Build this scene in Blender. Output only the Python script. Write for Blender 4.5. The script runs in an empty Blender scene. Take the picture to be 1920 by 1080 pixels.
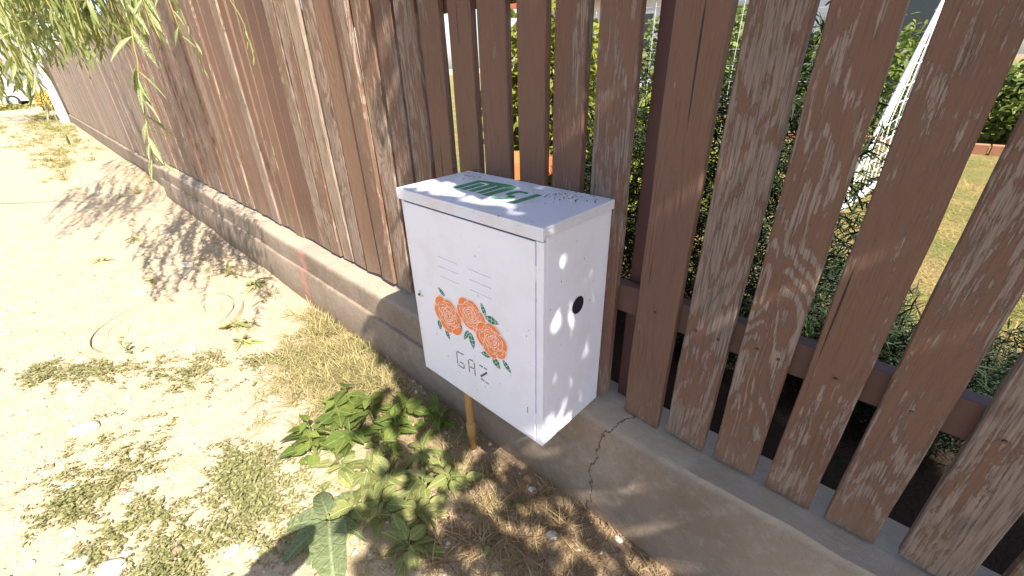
import bpy, bmesh, math, random
import numpy as np
from mathutils import Vector, Matrix, noise as mnoise

random.seed(7); rng = np.random.default_rng(7)
scene = bpy.context.scene
C = scene.collection

# ------------------------------------------------------------------ camera
cam_d = bpy.data.cameras.new('camera'); cam = bpy.data.objects.new('camera', cam_d); C.objects.link(cam)
right = Vector((0.725, 0.688, -0.026)); fwd = Vector((-0.620, 0.635, -0.461)).normalized()
right = (right - fwd * right.dot(fwd)).normalized(); up = right.cross(fwd)
m = Matrix((right, up, -fwd)).transposed().to_4x4(); m.translation = Vector((0.600, -0.726, 1.425))
cam.matrix_world = m
cam_d.sensor_width = 36; cam_d.lens = 803.55 / 1920 * 36
cam_d.clip_start = 0.03; cam_d.clip_end = 2000
scene.camera = cam

# ------------------------------------------------------------------ sky, sun, exposure
SUN_EL = math.radians(47); AZ = math.radians(-15.5)          # sun over the street, to the right
L = Vector((math.cos(SUN_EL) * math.cos(AZ), math.cos(SUN_EL) * math.sin(AZ), math.sin(SUN_EL)))
world = bpy.data.worlds.new('World'); scene.world = world; world.use_nodes = True
wn = world.node_tree; bg = wn.nodes['Background']
sky = wn.nodes.new('ShaderNodeTexSky'); sky.sky_type = 'NISHITA'; sky.sun_disc = False
sky.sun_elevation = SUN_EL; sky.sun_rotation = math.atan2(L.x, L.y); sky.dust_density = 1.5
wn.links.new(sky.outputs[0], bg.inputs[0]); bg.inputs[1].default_value = 0.095
sun_d = bpy.data.lights.new('sun', 'SUN'); sun = bpy.data.objects.new('sun', sun_d); C.objects.link(sun)
sun_d.energy = 5.0; sun_d.angle = math.radians(0.53); sun_d.color = (1.0, 0.93, 0.80)
sun.rotation_euler = L.to_track_quat('Z', 'Y').to_euler()
sun.location = (6, -4, 8)
vs = scene.view_settings; vs.view_transform = 'Standard'; vs.look = 'None'; vs.gamma = 1.0; vs.use_curve_mapping = False
vs.exposure = 1.5

# ------------------------------------------------------------------ material helpers
class NT:
    def __init__(s, name):
        s.m = bpy.data.materials.new(name); s.m.use_nodes = True
        s.t = s.m.node_tree; s.b = s.t.nodes['Principled BSDF']; s.out = s.t.nodes['Material Output']
    def n(s, typ, **kw):
        nd = s.t.nodes.new(typ)
        for k, v in kw.items():
            if k.startswith('i_'): nd.inputs[k[2:].replace('_', ' ')].default_value = v
            else: setattr(nd, k, v)
        return nd
    def l(s, a, b): s.t.links.new(a, b)
    def set(s, sock, v):
        if hasattr(v, 'is_output') or isinstance(v, bpy.types.NodeSocket): s.l(v, sock)
        else: sock.default_value = v
    def math(s, op, a, b=0.0, clamp=False):
        nd = s.n('ShaderNodeMath', operation=op, use_clamp=clamp); s.set(nd.inputs[0], a); s.set(nd.inputs[1], b); return nd.outputs[0]
    def ramp(s, fac, stops, interp='LINEAR'):
        nd = s.n('ShaderNodeValToRGB'); s.set(nd.inputs[0], fac); cr = nd.color_ramp; cr.interpolation = interp
        while len(cr.elements) < len(stops): cr.elements.new(0.5)
        for e, (p, c) in zip(cr.elements, stops):
            e.position = p; e.color = (c if isinstance(c, tuple) else (c, c, c)) + (1,)
        return nd.outputs[0]
    def mix(s, fac, a, b, blend='MIX'):
        nd = s.n('ShaderNodeMix', data_type='RGBA', blend_type=blend)
        s.set(nd.inputs[0], fac)
        for i, v in ((6, a), (7, b)):
            if isinstance(v, tuple): nd.inputs[i].default_value = v + (1,)
            else: s.l(v, nd.inputs[i])
        return nd.outputs[2]
    def noise(s, vec, scale, detail=4, rough=0.55, dist=0.0):
        nd = s.n('ShaderNodeTexNoise'); nd.inputs['Scale'].default_value = scale; nd.inputs['Detail'].default_value = detail
        nd.inputs['Roughness'].default_value = rough; nd.inputs['Distortion'].default_value = dist
        if vec is not None: s.l(vec, nd.inputs['Vector'])
        return nd.outputs[0]
    def vmath(s, op, a, b):
        nd = s.n('ShaderNodeVectorMath', operation=op)
        for i, v in ((0, a), (1, b)):
            if isinstance(v, tuple): nd.inputs[i].default_value = v
            else: s.l(v, nd.inputs[i])
        return nd.outputs[0]
    def bump(s, h, strength=0.5, dist=0.01, normal=None):
        nd = s.n('ShaderNodeBump'); nd.inputs['Strength'].default_value = strength; nd.inputs['Distance'].default_value = dist
        s.l(h, nd.inputs['Height'])
        if normal: s.l(normal, nd.inputs['Normal'])
        s.l(nd.outputs[0], s.b.inputs['Normal']); return nd.outputs[0]
    def base(s, c, rough=0.7, spec=0.3):
        if isinstance(c, tuple): s.b.inputs['Base Color'].default_value = c + (1,)
        else: s.l(c, s.b.inputs['Base Color'])
        s.set(s.b.inputs['Roughness'], rough); s.b.inputs['Specular IOR Level'].default_value = spec
    def coord(s, kind='Object'): return s.n('ShaderNodeTexCoord').outputs[kind]
    def pos(s): return s.n('ShaderNodeNewGeometry').outputs['Position']
    def rand(s): return s.n('ShaderNodeObjectInfo').outputs['Random']

def plain(name, col, rough=0.6, spec=0.4, var=0.12, scale=20, metal=0.0, bump=0.0):
    t = NT(name); c = t.coord()
    n = t.noise(c, scale, 5)
    t.base(t.mix(n, tuple(x * (1 - var) for x in col), tuple(min(1, x * (1 + var)) for x in col)), rough, spec)
    t.b.inputs['Metallic'].default_value = metal
    if bump: t.bump(t.noise(c, scale * 4, 5), bump, 0.004)
    return t.m

def wood_mat(name, paint, paint2, bare, bare2, bias=0.0, rough=0.72):
    t = NT(name); c = t.coord(); r = t.rand()
    off = t.n('ShaderNodeCombineXYZ'); t.l(t.math('MULTIPLY', r, 37.0), off.inputs[0]); t.l(t.math('MULTIPLY', r, 91.0), off.inputs[2])
    v = t.vmath('ADD', c, off.outputs[0])
    vg = t.vmath('MULTIPLY', v, (1, 1, 0.045)); vm = t.vmath('MULTIPLY', v, (1, 1, 0.16)); vl = t.vmath('MULTIPLY', v, (1, 1, 0.30))
    fine = t.noise(vg, 230, 5, 0.65)
    cath = t.noise(vm, 7.0, 2, 0.5, 0.35)
    kv = t.n('ShaderNodeTexVoronoi'); kv.inputs['Scale'].default_value = 2.9; t.l(t.vmath('MULTIPLY', v, (1.3, 1.3, 0.62)), kv.inputs['Vector'])
    kd = kv.outputs['Distance']
    knot = t.math('POWER', 2.718, t.math('MULTIPLY', t.math('MULTIPLY', kd, kd), -26.0))
    rings = t.math('SINE', t.math('MULTIPLY', t.math('ADD', cath, t.math('MULTIPLY', knot, 0.22)), 115.0))
    rings01 = t.math('MULTIPLY_ADD', rings, 0.5); rings01.node.inputs[2].default_value = 0.5
    blot = t.noise(vl, 7.5, 4, 0.62, 0.5)
    chips = t.noise(t.vmath('MULTIPLY', v, (1, 1, 0.30)), 70, 6, 0.78)
    worn = t.math('ADD', t.math('MULTIPLY', blot, 1.0), t.math('MULTIPLY', t.math('SUBTRACT', chips, 0.5), 0.72))
    worn = t.math('ADD', worn, t.math('MULTIPLY', t.math('SUBTRACT', fine, 0.5), 0.42))
    worn = t.math('ADD', worn, t.math('MULTIPLY', t.math('SUBTRACT', rings01, 0.5), t.math('MULTIPLY', t.math('FRACT', t.math('MULTIPLY', r, 3.77)), 0.26)))
    worn = t.math('ADD', worn, t.math('MULTIPLY', t.math('SUBTRACT', t.math('FRACT', t.math('MULTIPLY', r, 7.31)), 0.5), 0.42))
    mask = t.ramp(t.math('ADD', worn, bias), [(0.555, 0.0), (0.60, 1.0)])
    pc = t.mix(t.noise(vl, 6, 3), paint, paint2)
    pc = t.mix(t.math('MULTIPLY', t.ramp(fine, [(0.35, 1.0), (0.5, 0.0)]), 0.35), pc, tuple(x * 0.5 for x in paint))
    bc = t.mix(t.math('FRACT', t.math('MULTIPLY', r, 13.7)), bare, bare2)
    bc = t.mix(t.ramp(fine, [(0.36, 1.0), (0.56, 0.0)]), bc, tuple(x * 0.38 for x in bare))
    bc = t.mix(t.math('MULTIPLY', t.ramp(rings01, [(0.0, 1.0), (0.35, 0.0)]), 0.28), bc, tuple(x * 0.5 for x in bare))
    col = t.mix(mask, pc, bc)
    core = t.ramp(kd, [(0.045, 0.75), (0.085, 0.0)])
    col = t.mix(core, col, (0.045, 0.026, 0.02))
    cracks = t.ramp(t.noise(t.vmath('MULTIPLY', v, (1, 1, 0.02)), 60, 2, 0.5), [(0.265, 1.0), (0.29, 0.0)])
    col = t.mix(cracks, col, (0.018, 0.013, 0.011))
    # dust splash low on the boards
    z = t.n('ShaderNodeSeparateXYZ'); t.l(c, z.inputs[0])
    dust = t.math('MULTIPLY', t.ramp(t.math('ADD', z.outputs[2], t.math('MULTIPLY', blot, 0.25)), [(0.10, 0.55), (0.34, 0.0)]), t.ramp(chips, [(0.35, 0.3), (0.6, 1.0)]))
    col = t.mix(dust, col, (0.22, 0.165, 0.12))
    t.base(col, t.mix(mask, (rough - .14,) * 3, (rough + .12,) * 3), 0.35)
    h = t.math('ADD', t.math('MULTIPLY', fine, 0.8), t.math('MULTIPLY', mask, -0.35))
    h = t.math('ADD', h, t.math('MULTIPLY', rings01, 0.35)); h = t.math('SUBTRACT', h, t.math('MULTIPLY', cracks, 1.6))
    t.bump(h, 0.75, 0.0035)
    return t.m

def leaf_mat(name, c1, c2, trans=0.35, rough=0.5, attr=True):
    t = NT(name)
    if attr:
        a = t.n('ShaderNodeAttribute', attribute_name='tint').outputs['Fac']
    else:
        a = t.rand()
    n = t.noise(t.coord(), 60, 3)
    fac = t.math('ADD', t.math('MULTIPLY', a, 0.8), t.math('MULTIPLY', n, 0.2))
    col = t.mix(fac, c1, c2)
    if not attr:
        sx_ = t.n('ShaderNodeSeparateXYZ'); t.l(t.coord(), sx_.inputs[0]); ax = t.math('ABSOLUTE', sx_.outputs[0])
        side = t.math('FRACT', t.math('MULTIPLY', t.math('SUBTRACT', sx_.outputs[1], t.math('MULTIPLY', ax, 0.9)), 6.5))
        vein = t.math('MAXIMUM', t.ramp(ax, [(0.012, 1.0), (0.03, 0.0)]), t.math('MULTIPLY', t.ramp(side, [(0.06, 1.0), (0.16, 0.0)]), 0.6))
        col = t.mix(t.math('MULTIPLY', vein, 0.55), col, tuple(min(1, x * 1.5 + .05) for x in c2))
        spots = t.ramp(t.noise(t.coord(), 9, 4, 0.7), [(0.60, 0.0), (0.70, 1.0)])
        col = t.mix(t.math('MULTIPLY', spots, 0.55), col, (0.22, 0.17, 0.07))
        t.bump(t.math('SUBTRACT', t.noise(t.coord(), 14, 3), t.math('MULTIPLY', vein, 0.5)), 0.5, 0.03)
    t.base(col, rough, 0.22)
    tr = t.n('ShaderNodeBsdfTranslucent'); t.l(t.mix(0.5, col, (c2[0] * 1.3, c2[1] * 1.35, c2[2] * 0.6)), tr.inputs[0])
    ms = t.n('ShaderNodeMixShader'); ms.inputs[0].default_value = trans
    t.l(t.b.outputs[0], ms.inputs[1]); t.l(tr.outputs[0], ms.inputs[2]); t.l(ms.outputs[0], t.out.inputs[0])
    return t.m

M = {}
M['plank'] = wood_mat('old_brown_painted_wood', (0.108, 0.056, 0.040), (0.145, 0.079, 0.055), (0.225, 0.170, 0.142), (0.185, 0.140, 0.122), -0.03)
M['plank_warm'] = wood_mat('warm_brown_wood', (0.145, 0.082, 0.056), (0.185, 0.107, 0.072), (0.34, 0.255, 0.195), (0.27, 0.205, 0.17), 0.03)  # lighter, warmer plank wood for the left boards
M['plank_far'] = wood_mat('grey_brown_boards', (0.19, 0.135, 0.105), (0.23, 0.17, 0.13), (0.30, 0.235, 0.19), (0.26, 0.20, 0.165))
M['rail'] = plain('brown_rail_paint', (0.085, 0.042, 0.034), 0.6, 0.4, 0.2, 14)
M['post'] = plain('brown_metal_post', (0.085, 0.038, 0.036), 0.5, 0.4, 0.08, 8)
M['box'] = None

# ------------------------------------------------------------------ mesh helpers
def link(name, me, mat=None, parent=None, loc=None):
    o = bpy.data.objects.new(name, me); C.objects.link(o)
    if mat is not None and me is not None and len(me.materials) == 0: me.materials.append(mat)
    if parent: o.parent = parent
    if loc is not None: o.location = loc
    return o
def tag(o, label=None, cat=None, group=None, kind=None):
    if label: o['label'] = label
    if cat: o['category'] = cat
    if group: o['group'] = group
    if kind: o['kind'] = kind
    return o
def empty(name, loc, label, cat, group=None, rz=0):
    o = bpy.data.objects.new(name, None); C.objects.link(o); o.location = loc; o.rotation_euler.z = rz; o.empty_display_size = 0.05
    return tag(o, label, cat, group)
def from_bm(name, bm, mat, parent=None, smooth=False, loc=None):
    me = bpy.data.meshes.new(name); bm.to_mesh(me); bm.free()
    if smooth: me.shade_smooth()
    return link(name, me, mat, parent, loc)
def bm_box(bm, x0, x1, y0, y1, z0, z1, bev=0.0, seg=2):
    r = bmesh.ops.create_cube(bm, size=1.0); vs_ = r['verts']
    for v in vs_: v.co = Vector(((x0 + x1) / 2 + v.co.x * (x1 - x0), (y0 + y1) / 2 + v.co.y * (y1 - y0), (z0 + z1) / 2 + v.co.z * (z1 - z0)))
    if bev > 0:
        es = list({e for v in vs_ for e in v.link_edges})
        bmesh.ops.bevel(bm, geom=es, offset=bev, segments=seg, affect='EDGES', profile=0.6)
    return bm
def box(name, x0, x1, y0, y1, z0, z1, mat, parent=None, bev=0.0):
    return from_bm(name, bm_box(bmesh.new(), x0, x1, y0, y1, z0, z1, bev), mat, parent)
def tube_bm(bm, pts, rad, seg=10, caps=True):
    pts = [Vector(p) for p in pts]; n = len(pts); rings = []
    rad = rad if isinstance(rad, (list, tuple)) else [rad] * n
    ref = None
    for i, p in enumerate(pts):
        d = (pts[min(i + 1, n - 1)] - pts[max(i - 1, 0)]).normalized()
        if ref is None: ref = Vector((0, 0, 1)) if abs(d.z) < .9 else Vector((1, 0, 0))
        a = d.cross(ref).normalized(); b = d.cross(a); ref = b.cross(d) if b.cross(d).length > .1 else ref
        ref = a.cross(d)
        rings.append([bm.verts.new(p + rad[i] * (math.cos(2 * math.pi * k / seg) * a + math.sin(2 * math.pi * k / seg) * b)) for k in range(seg)])
    for r0, r1 in zip(rings, rings[1:]):
        for k in range(seg): bm.faces.new((r0[k], r0[(k + 1) % seg], r1[(k + 1) % seg], r1[k]))
    if caps: bm.faces.new(rings[0][::-1]); bm.faces.new(rings[-1])
    bmesh.ops.recalc_face_normals(bm, faces=bm.faces)
    return bm
def tube(name, pts, rad, mat, parent=None, seg=10): return from_bm(name, tube_bm(bmesh.new(), pts, rad, seg), mat, parent, True)
def np_mesh(name, V, F, tint=None, smooth=False):
    """V (n,3), F (m,k) all polygons of one size"""
    me = bpy.data.meshes.new(name); V = np.asarray(V, np.float32); F = np.asarray(F, np.int32); k = F.shape[1]
    me.vertices.add(len(V)); me.vertices.foreach_set('co', V.ravel())
    me.loops.add(F.size); me.loops.foreach_set('vertex_index', F.ravel())
    me.polygons.add(len(F)); me.polygons.foreach_set('loop_start', np.arange(0, F.size, k, dtype=np.int32))
    try: me.polygons.foreach_set('loop_total', np.full(len(F), k, np.int32))
    except Exception: pass
    if tint is not None:
        a = me.attributes.new('tint', 'FLOAT', 'POINT'); a.data.foreach_set('value', np.asarray(tint, np.float32))
    me.update(calc_edges=True); me.validate()
    if smooth: me.shade_smooth()
    return me
def euler_mats(yaw, pitch, roll):
    """R = Rz(yaw) Rx(pitch) Ry(roll); arrays"""
    cz, sz, cx, sx, cy, sy = np.cos(yaw), np.sin(yaw), np.cos(pitch), np.sin(pitch), np.cos(roll), np.sin(roll)
    N = len(yaw); R = np.zeros((N, 3, 3)); o = np.ones(N); z = np.zeros(N)
    Rz = np.stack([np.stack([cz, -sz, z], -1), np.stack([sz, cz, z], -1), np.stack([z, z, o], -1)], 1)
    Rx = np.stack([np.stack([o, z, z], -1), np.stack([z, cx, -sx], -1), np.stack([z, sx, cx], -1)], 1)
    Ry = np.stack([np.stack([cy, z, sy], -1), np.stack([z, o, z], -1), np.stack([-sy, z, cy], -1)], 1)
    return Rz @ Rx @ Ry
def scatter(PV, PF, pos, R, S, tint=None):
    PV = np.asarray(PV, float); PF = np.asarray(PF, int); N = len(pos)
    S = np.asarray(S, float); S = S[:, None, None] if S.ndim == 1 else S[:, None, :]
    V = np.einsum('nij,nkj->nki', R, PV[None] * S) + np.asarray(pos)[:, None, :]
    F = PF[None] + (np.arange(N) * len(PV))[:, None, None]
    t = None if tint is None else np.repeat(tint, len(PV))
    return V.reshape(-1, 3), F.reshape(-1, PF.shape[1]), t

# leaf prototypes, pointing along +Y from the stalk, width along X
def leaf_proto(rows, curl=0.1, fold=0.25):
    """rows: list of (y, half width); quads left and right of a midrib"""
    V = []; F = []
    for y, w in rows:
        zc = -curl * y * y
        V += [(-w, y, zc + fold * w), (0, y, zc), (w, y, zc + fold * w)]
    for i in range(len(rows) - 1):
        a = 3 * i; F += [(a, a + 1, a + 4, a + 3), (a + 1, a + 2, a + 5, a + 4)]
    return V, F
WILLOW = leaf_proto([(0, .004), (.25, .07), (.55, .075), (1, .004)], 0.22, 0.2)
OVATE = leaf_proto([(0, .03), (.15, .26), (.42, .34), (.72, .22), (1, .01)], 0.25, 0.25)
SMALL = leaf_proto([(0, .02), (.5, .24), (1, .02)], 0.2, 0.25)
BLADE = leaf_proto([(0, .022), (.5, .018), (1, .002)], 0.45, 0.3)

def vnoise(x, y, s, seed=0.0):
    return np.array([mnoise.noise(Vector((a * s + seed, b * s - seed, seed * 1.7))) for a, b in zip(np.ravel(x), np.ravel(y))]).reshape(np.shape(x))

# ------------------------------------------------------------------ ground
def dirt_mat():
    t = NT('dry_dirt_path'); p = t.pos()
    big = t.noise(p, 1.1, 4); mid = t.noise(p, 9, 5, 0.6); fine = t.noise(p, 90, 4, 0.7)
    sep = t.n('ShaderNodeSeparateXYZ'); t.l(p, sep.inputs[0])
    c = t.mix(t.ramp(mid, [(0.3, 0.0), (0.7, 1.0)]), (0.34, 0.268, 0.185), (0.49, 0.41, 0.305))
    c = t.mix(t.ramp(big, [(0.42, 0.0), (0.62, 1.0)]), c, (0.43, 0.34, 0.235))
    # brown soil with rotted straw in the verge along the plinth
    edge = t.math('ADD', sep.outputs[1], t.math('MULTIPLY', t.math('SUBTRACT', t.noise(p, 3.5, 4), 0.5), 0.55))
    verge = t.ramp(t.math('ADD', edge, 0.55), [(0.33, 0.0), (0.62, 1.0)])
    nearx = t.ramp(t.math('MULTIPLY', t.math('ADD', sep.outputs[0], 2.6), 0.4), [(0.25, 0.15), (0.75, 1.0)])
    soil = t.mix(mid, (0.17, 0.115, 0.078), (0.30, 0.215, 0.145))
    c = t.mix(t.math('MULTIPLY', verge, nearx), c, soil)
    c = t.mix(t.math('MULTIPLY', t.ramp(fine, [(0.42, 1.0), (0.5, 0.0)]), 0.45), c, (0.20, 0.15, 0.10))
    vo = t.n('ShaderNodeTexVoronoi'); vo.inputs['Scale'].default_value = 75; t.l(p, vo.inputs['Vector'])
    peb = t.ramp(vo.outputs['Distance'], [(0.16, 1.0), (0.32, 0.0)])
    pick = t.ramp(t.noise(p, 30, 2), [(0.55, 0.0), (0.6, 1.0)])
    c = t.mix(t.math('MULTIPLY', t.math('MULTIPLY', peb, pick), 0.6), c, (0.58, 0.53, 0.46))
    t.base(c, 0.95, 0.15)
    h = t.math('ADD', t.math('MULTIPLY', mid, 1.0), t.math('MULTIPLY', fine, 0.35)); h = t.math('ADD', h, t.math('MULTIPLY', t.math('MULTIPLY', peb, pick), 0.5))
    t.bump(h, 0.85, 0.012)
    return t.m
xs = np.concatenate([-np.geomspace(300, 9, 40), np.arange(-8.8, 1.6, 0.045), np.geomspace(1.7, 300, 25)])
ys = np.concatenate([-np.geomspace(300, 3, 25), np.arange(-2.9, 0.6, 0.05), np.geomspace(0.7, 300, 25)])
X, Y = np.meshgrid(xs, ys, indexing='ij')
Z = 0.020 * vnoise(X, Y, 1.3, 3.1) + 0.009 * vnoise(X, Y, 5.0, 8.2) + 0.004 * vnoise(X, Y, 14.0, 1.2)
Z = Z - 0.006
fade = np.clip(1 - (np.abs(X) + np.abs(Y) - 12) / 30, 0, 1); Z = Z * fade
def ground_z(x, y):
    return 0.020 * mnoise.noise(Vector((x * 1.3 + 3.1, y * 1.3 - 3.1, 3.1 * 1.7))) + 0.009 * mnoise.noise(Vector((x * 5 + 8.2, y * 5 - 8.2, 8.2 * 1.7))) - 0.006
V = np.stack([X, Y, Z], -1).reshape(-1, 3); nx, ny = X.shape
I = np.arange(nx * ny).reshape(nx, ny)
F = np.stack([I[:-1, :-1], I[1:, :-1], I[1:, 1:], I[:-1, 1:]], -1).reshape(-1, 4)
tag(link('ground', np_mesh('ground', V, F, smooth=True), dirt_mat()), 'pale dry dirt path along the fence', 'ground', kind='structure')

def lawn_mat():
    t = NT('dry_lawn'); p = t.pos()
    c = t.mix(t.ramp(t.noise(p, 2.2, 4), [(0.40, 0.0), (0.6, 1.0)]), (0.30, 0.225, 0.095), (0.185, 0.19, 0.06))
    c = t.mix(t.ramp(t.noise(p, 40, 4, 0.7), [(0.35, 0.7), (0.55, 0.0)]), c, (0.12, 0.085, 0.045))
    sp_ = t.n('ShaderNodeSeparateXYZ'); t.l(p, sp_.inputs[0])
    bed_shade = t.ramp(t.math('MULTIPLY', t.math('ADD', sp_.outputs[1], t.math('MULTIPLY', t.noise(p, 3, 3), 0.6)), 0.25), [(0.42, 1.0), (0.52, 0.0)])  # dark soil strip, fence and shrub shade put into its colour
    c = t.mix(bed_shade, c, (0.034, 0.024, 0.017))
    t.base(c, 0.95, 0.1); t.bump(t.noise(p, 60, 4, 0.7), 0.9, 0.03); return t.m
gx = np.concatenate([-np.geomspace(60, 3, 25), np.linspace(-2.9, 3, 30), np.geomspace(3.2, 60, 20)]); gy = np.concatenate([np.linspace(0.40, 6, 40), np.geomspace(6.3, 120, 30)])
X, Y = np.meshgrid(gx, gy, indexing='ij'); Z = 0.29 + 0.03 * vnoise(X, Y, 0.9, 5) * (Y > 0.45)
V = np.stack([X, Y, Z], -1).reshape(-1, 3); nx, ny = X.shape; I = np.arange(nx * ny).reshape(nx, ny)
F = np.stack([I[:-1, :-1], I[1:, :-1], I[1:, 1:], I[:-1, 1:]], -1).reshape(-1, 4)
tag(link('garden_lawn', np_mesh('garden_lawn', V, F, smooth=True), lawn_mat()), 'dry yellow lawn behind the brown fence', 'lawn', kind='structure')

# ------------------------------------------------------------------ concrete plinth
def concrete_mat():
    t = NT('rough_concrete'); p = t.pos()
    sep = t.n('ShaderNodeSeparateXYZ'); t.l(p, sep.inputs[0]); x, y, z = sep.outputs
    a = t.noise(p, 3.0, 5, 0.6); b = t.noise(p, 26, 5, 0.65); f = t.noise(p, 160, 3, 0.7)
    c = t.mix(t.ramp(a, [(0.3, 0.0), (0.7, 1.0)]), (0.175, 0.132, 0.100), (0.275, 0.218, 0.170))
    c = t.mix(t.math('MULTIPLY', t.ramp(b, [(0.5, 0.0), (0.68, 1.0)]), 0.5), c, (0.31, 0.262, 0.218))
    c = t.mix(t.math('MULTIPLY', t.ramp(f, [(0.34, 1.0), (0.42, 0.0)]), 0.4), c, (0.12, 0.10, 0.085))
    soilz = t.ramp(t.math('ADD', z, t.math('MULTIPLY', t.math('SUBTRACT', b, 0.5), 0.12)), [(0.0, 0.85), (0.10, 0.0)])
    c = t.mix(soilz, c, (0.22, 0.155, 0.105))
    topz = t.ramp(z, [(0.368, 0.0), (0.38, 0.35)])
    c = t.mix(topz, c, (0.46, 0.40, 0.32))
    # crack running down the face right of the box
    wob = t.math('MULTIPLY', t.math('SUBTRACT', t.noise(p, 16, 4, 0.6), 0.5), 0.11)
    d = t.math('ABSOLUTE', t.math('SUBTRACT', t.math('ADD', x, t.math('ADD', wob, t.math('MULTIPLY', y, -0.42))), 0.015))
    crack = t.ramp(d, [(0.0004, 0.9), (0.0018, 0.0)])
    d2 = t.math('ABSOLUTE', t.math('SUBTRACT', t.math('ADD', x, t.math('MULTIPLY', wob, 1.3)), -3.05))
    crack = t.math('MAXIMUM', crack, t.ramp(d2, [(0.002, 1.0), (0.006, 0.0)]))
    c = t.mix(crack, c, (0.03, 0.024, 0.02))
    # smear of red marking paint
    rx = t.math('ABSOLUTE', t.math('SUBTRACT', t.math('ADD', x, t.math('MULTIPLY', wob, 0.4)), -2.24))
    red = t.math('MULTIPLY', t.ramp(rx, [(0.010, 0.5), (0.05, 0.0)]), t.ramp(b, [(0.3, 0.5), (0.6, 1.0)]))
    c = t.mix(red, c, (0.55, 0.17, 0.16))
    t.base(c, 0.93, 0.2)
    h = t.math('ADD', t.math('MULTIPLY', b, 1.0), t.math('MULTIPLY', f, 0.35)); h = t.math('SUBTRACT', h, t.math('MULTIPLY', crack, 1.5))
    t.bump(h, 0.5, 0.008)
    return t.m
# profile (y, z) front to back: sloping foot, a formwork ledge, rounded top edge
prof = [(0.160, -0.10), (0.163, 0.02), (0.166, 0.232), (0.171, 0.240), (0.189, 0.2405), (0.190, 0.35), (0.193, 0.368), (0.203, 0.379), (0.220, 0.384), (0.30, 0.386), (0.41, 0.386), (0.42, 0.37), (0.42, -0.1)]
PX = np.concatenate([np.arange(-6.62, -2.0, 0.06), np.arange(-2.0, 2.6, 0.03)])
rows = []
for x in PX:
    w = 0.008 * mnoise.noise(Vector((x * 2.1, 4, 1))) ; chip = 0.006 * mnoise.noise(Vector((x * 9, 2, 7)))
    rgt = min(1, max(0, (x + 0.3) / 0.9))                      # the casting gets rounder and wider to the right
    row = []
    for i, (yy, zz) in enumerate(prof):
        y2 = yy + w; z2 = zz
        if i in (5, 6, 7, 8): z2 += chip * (0.6 if i < 8 else 0.3); y2 += chip
        if i in (2, 3): y2 -= 0; z2 += 0.006 * mnoise.noise(Vector((x * 1.1, 9, 3)))
        if i in (2, 3, 4, 5): y2 = y2 * (1 - rgt) + rgt * ({2: .170, 3: .1715, 4: .174, 5: .184}[i] + w); z2 = z2 if i != 4 else z2 + .03 * rgt
        if i in (5, 6): z2 -= 0.030 * rgt
        if i == 7: z2 -= 0.014 * rgt
        row.append((x, y2, z2))
    rows.append(row)
k = len(prof); V = np.array(rows).reshape(-1, 3); n = len(PX); I = np.arange(n * k).reshape(n, k)
F = np.stack([I[:-1, :-1], I[1:, :-1], I[1:, 1:], I[:-1, 1:]], -1).reshape(-1, 4)
me = np_mesh('concrete_plinth', V, F)
bm = bmesh.new(); bm.from_mesh(me); bm.verts.ensure_lookup_table()
bm.faces.new([bm.verts[i] for i in range(k)]); bm.faces.new([bm.verts[(n - 1) * k + i] for i in range(k)][::-1])
bmesh.ops.recalc_face_normals(bm, faces=bm.faces); bm.to_mesh(me); bm.free(); me.shade_smooth()
try: me.set_sharp_from_angle(angle=math.radians(40))
except Exception: pass
tag(link('concrete_plinth', me, concrete_mat()), 'low cracked concrete wall carrying the brown plank fence', 'wall')

# ------------------------------------------------------------------ brown plank fence
def plank_mesh(seed, w=0.115, h=1.0, t=0.024, nz=15):
    r = random.Random(seed); bm = bmesh.new(); rings = []
    knots = [(r.uniform(-.04, .04), r.uniform(.1, .9)) for _ in range(2)]
    for i in range(nz):
        f = i / (nz - 1); z = f * h
        jl = r.gauss(0, .0010); jr = r.gauss(0, .0010); cup = 0.0016 * math.sin(seed) ; b = .0028
        bow = 0.003 * math.sin(f * math.pi) * math.sin(seed * 2.3)
        zz = lambda sx: z + ((0.006 * math.sin(seed * 3.3) * sx) if i == 0 else 0)
        p = [(-w / 2 + jl + b, -t / 2), (-w / 5, -t / 2 + cup), (w / 5, -t / 2 + cup), (w / 2 + jr - b, -t / 2), (w / 2 + jr, -t / 2 + b), (w / 2 + jr, t / 2), (-w / 2 + jl, t / 2), (-w / 2 + jl, -t / 2 + b)]
        rings.append([bm.verts.new((x, y + bow, zz(x / w * 2))) for x, y in p])
    for a, b2 in zip(rings, rings[1:]):
        for q in range(8): bm.faces.new((a[q], a[(q + 1) % 8], b2[(q + 1) % 8], b2[q]))
    bm.faces.new(rings[0][::-1]); bm.faces.new(rings[-1])
    me = bpy.data.meshes.new('plank'); bm.to_mesh(me); bm.free(); return me
fence = empty('wooden_fence', (-2.4, 0.31, 0.386), 'tall brown fence of worn vertical planks behind the white box', 'fence')
FZ = 0.386
pm = {}
for s in range(9):
    a = plank_mesh(s + 1, h=1.75); a.materials.append(M['plank']); pm[(s, 0)] = a
    b = a.copy(); b.materials.clear(); b.materials.append(M['plank_warm']); pm[(s, 1)] = b
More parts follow.
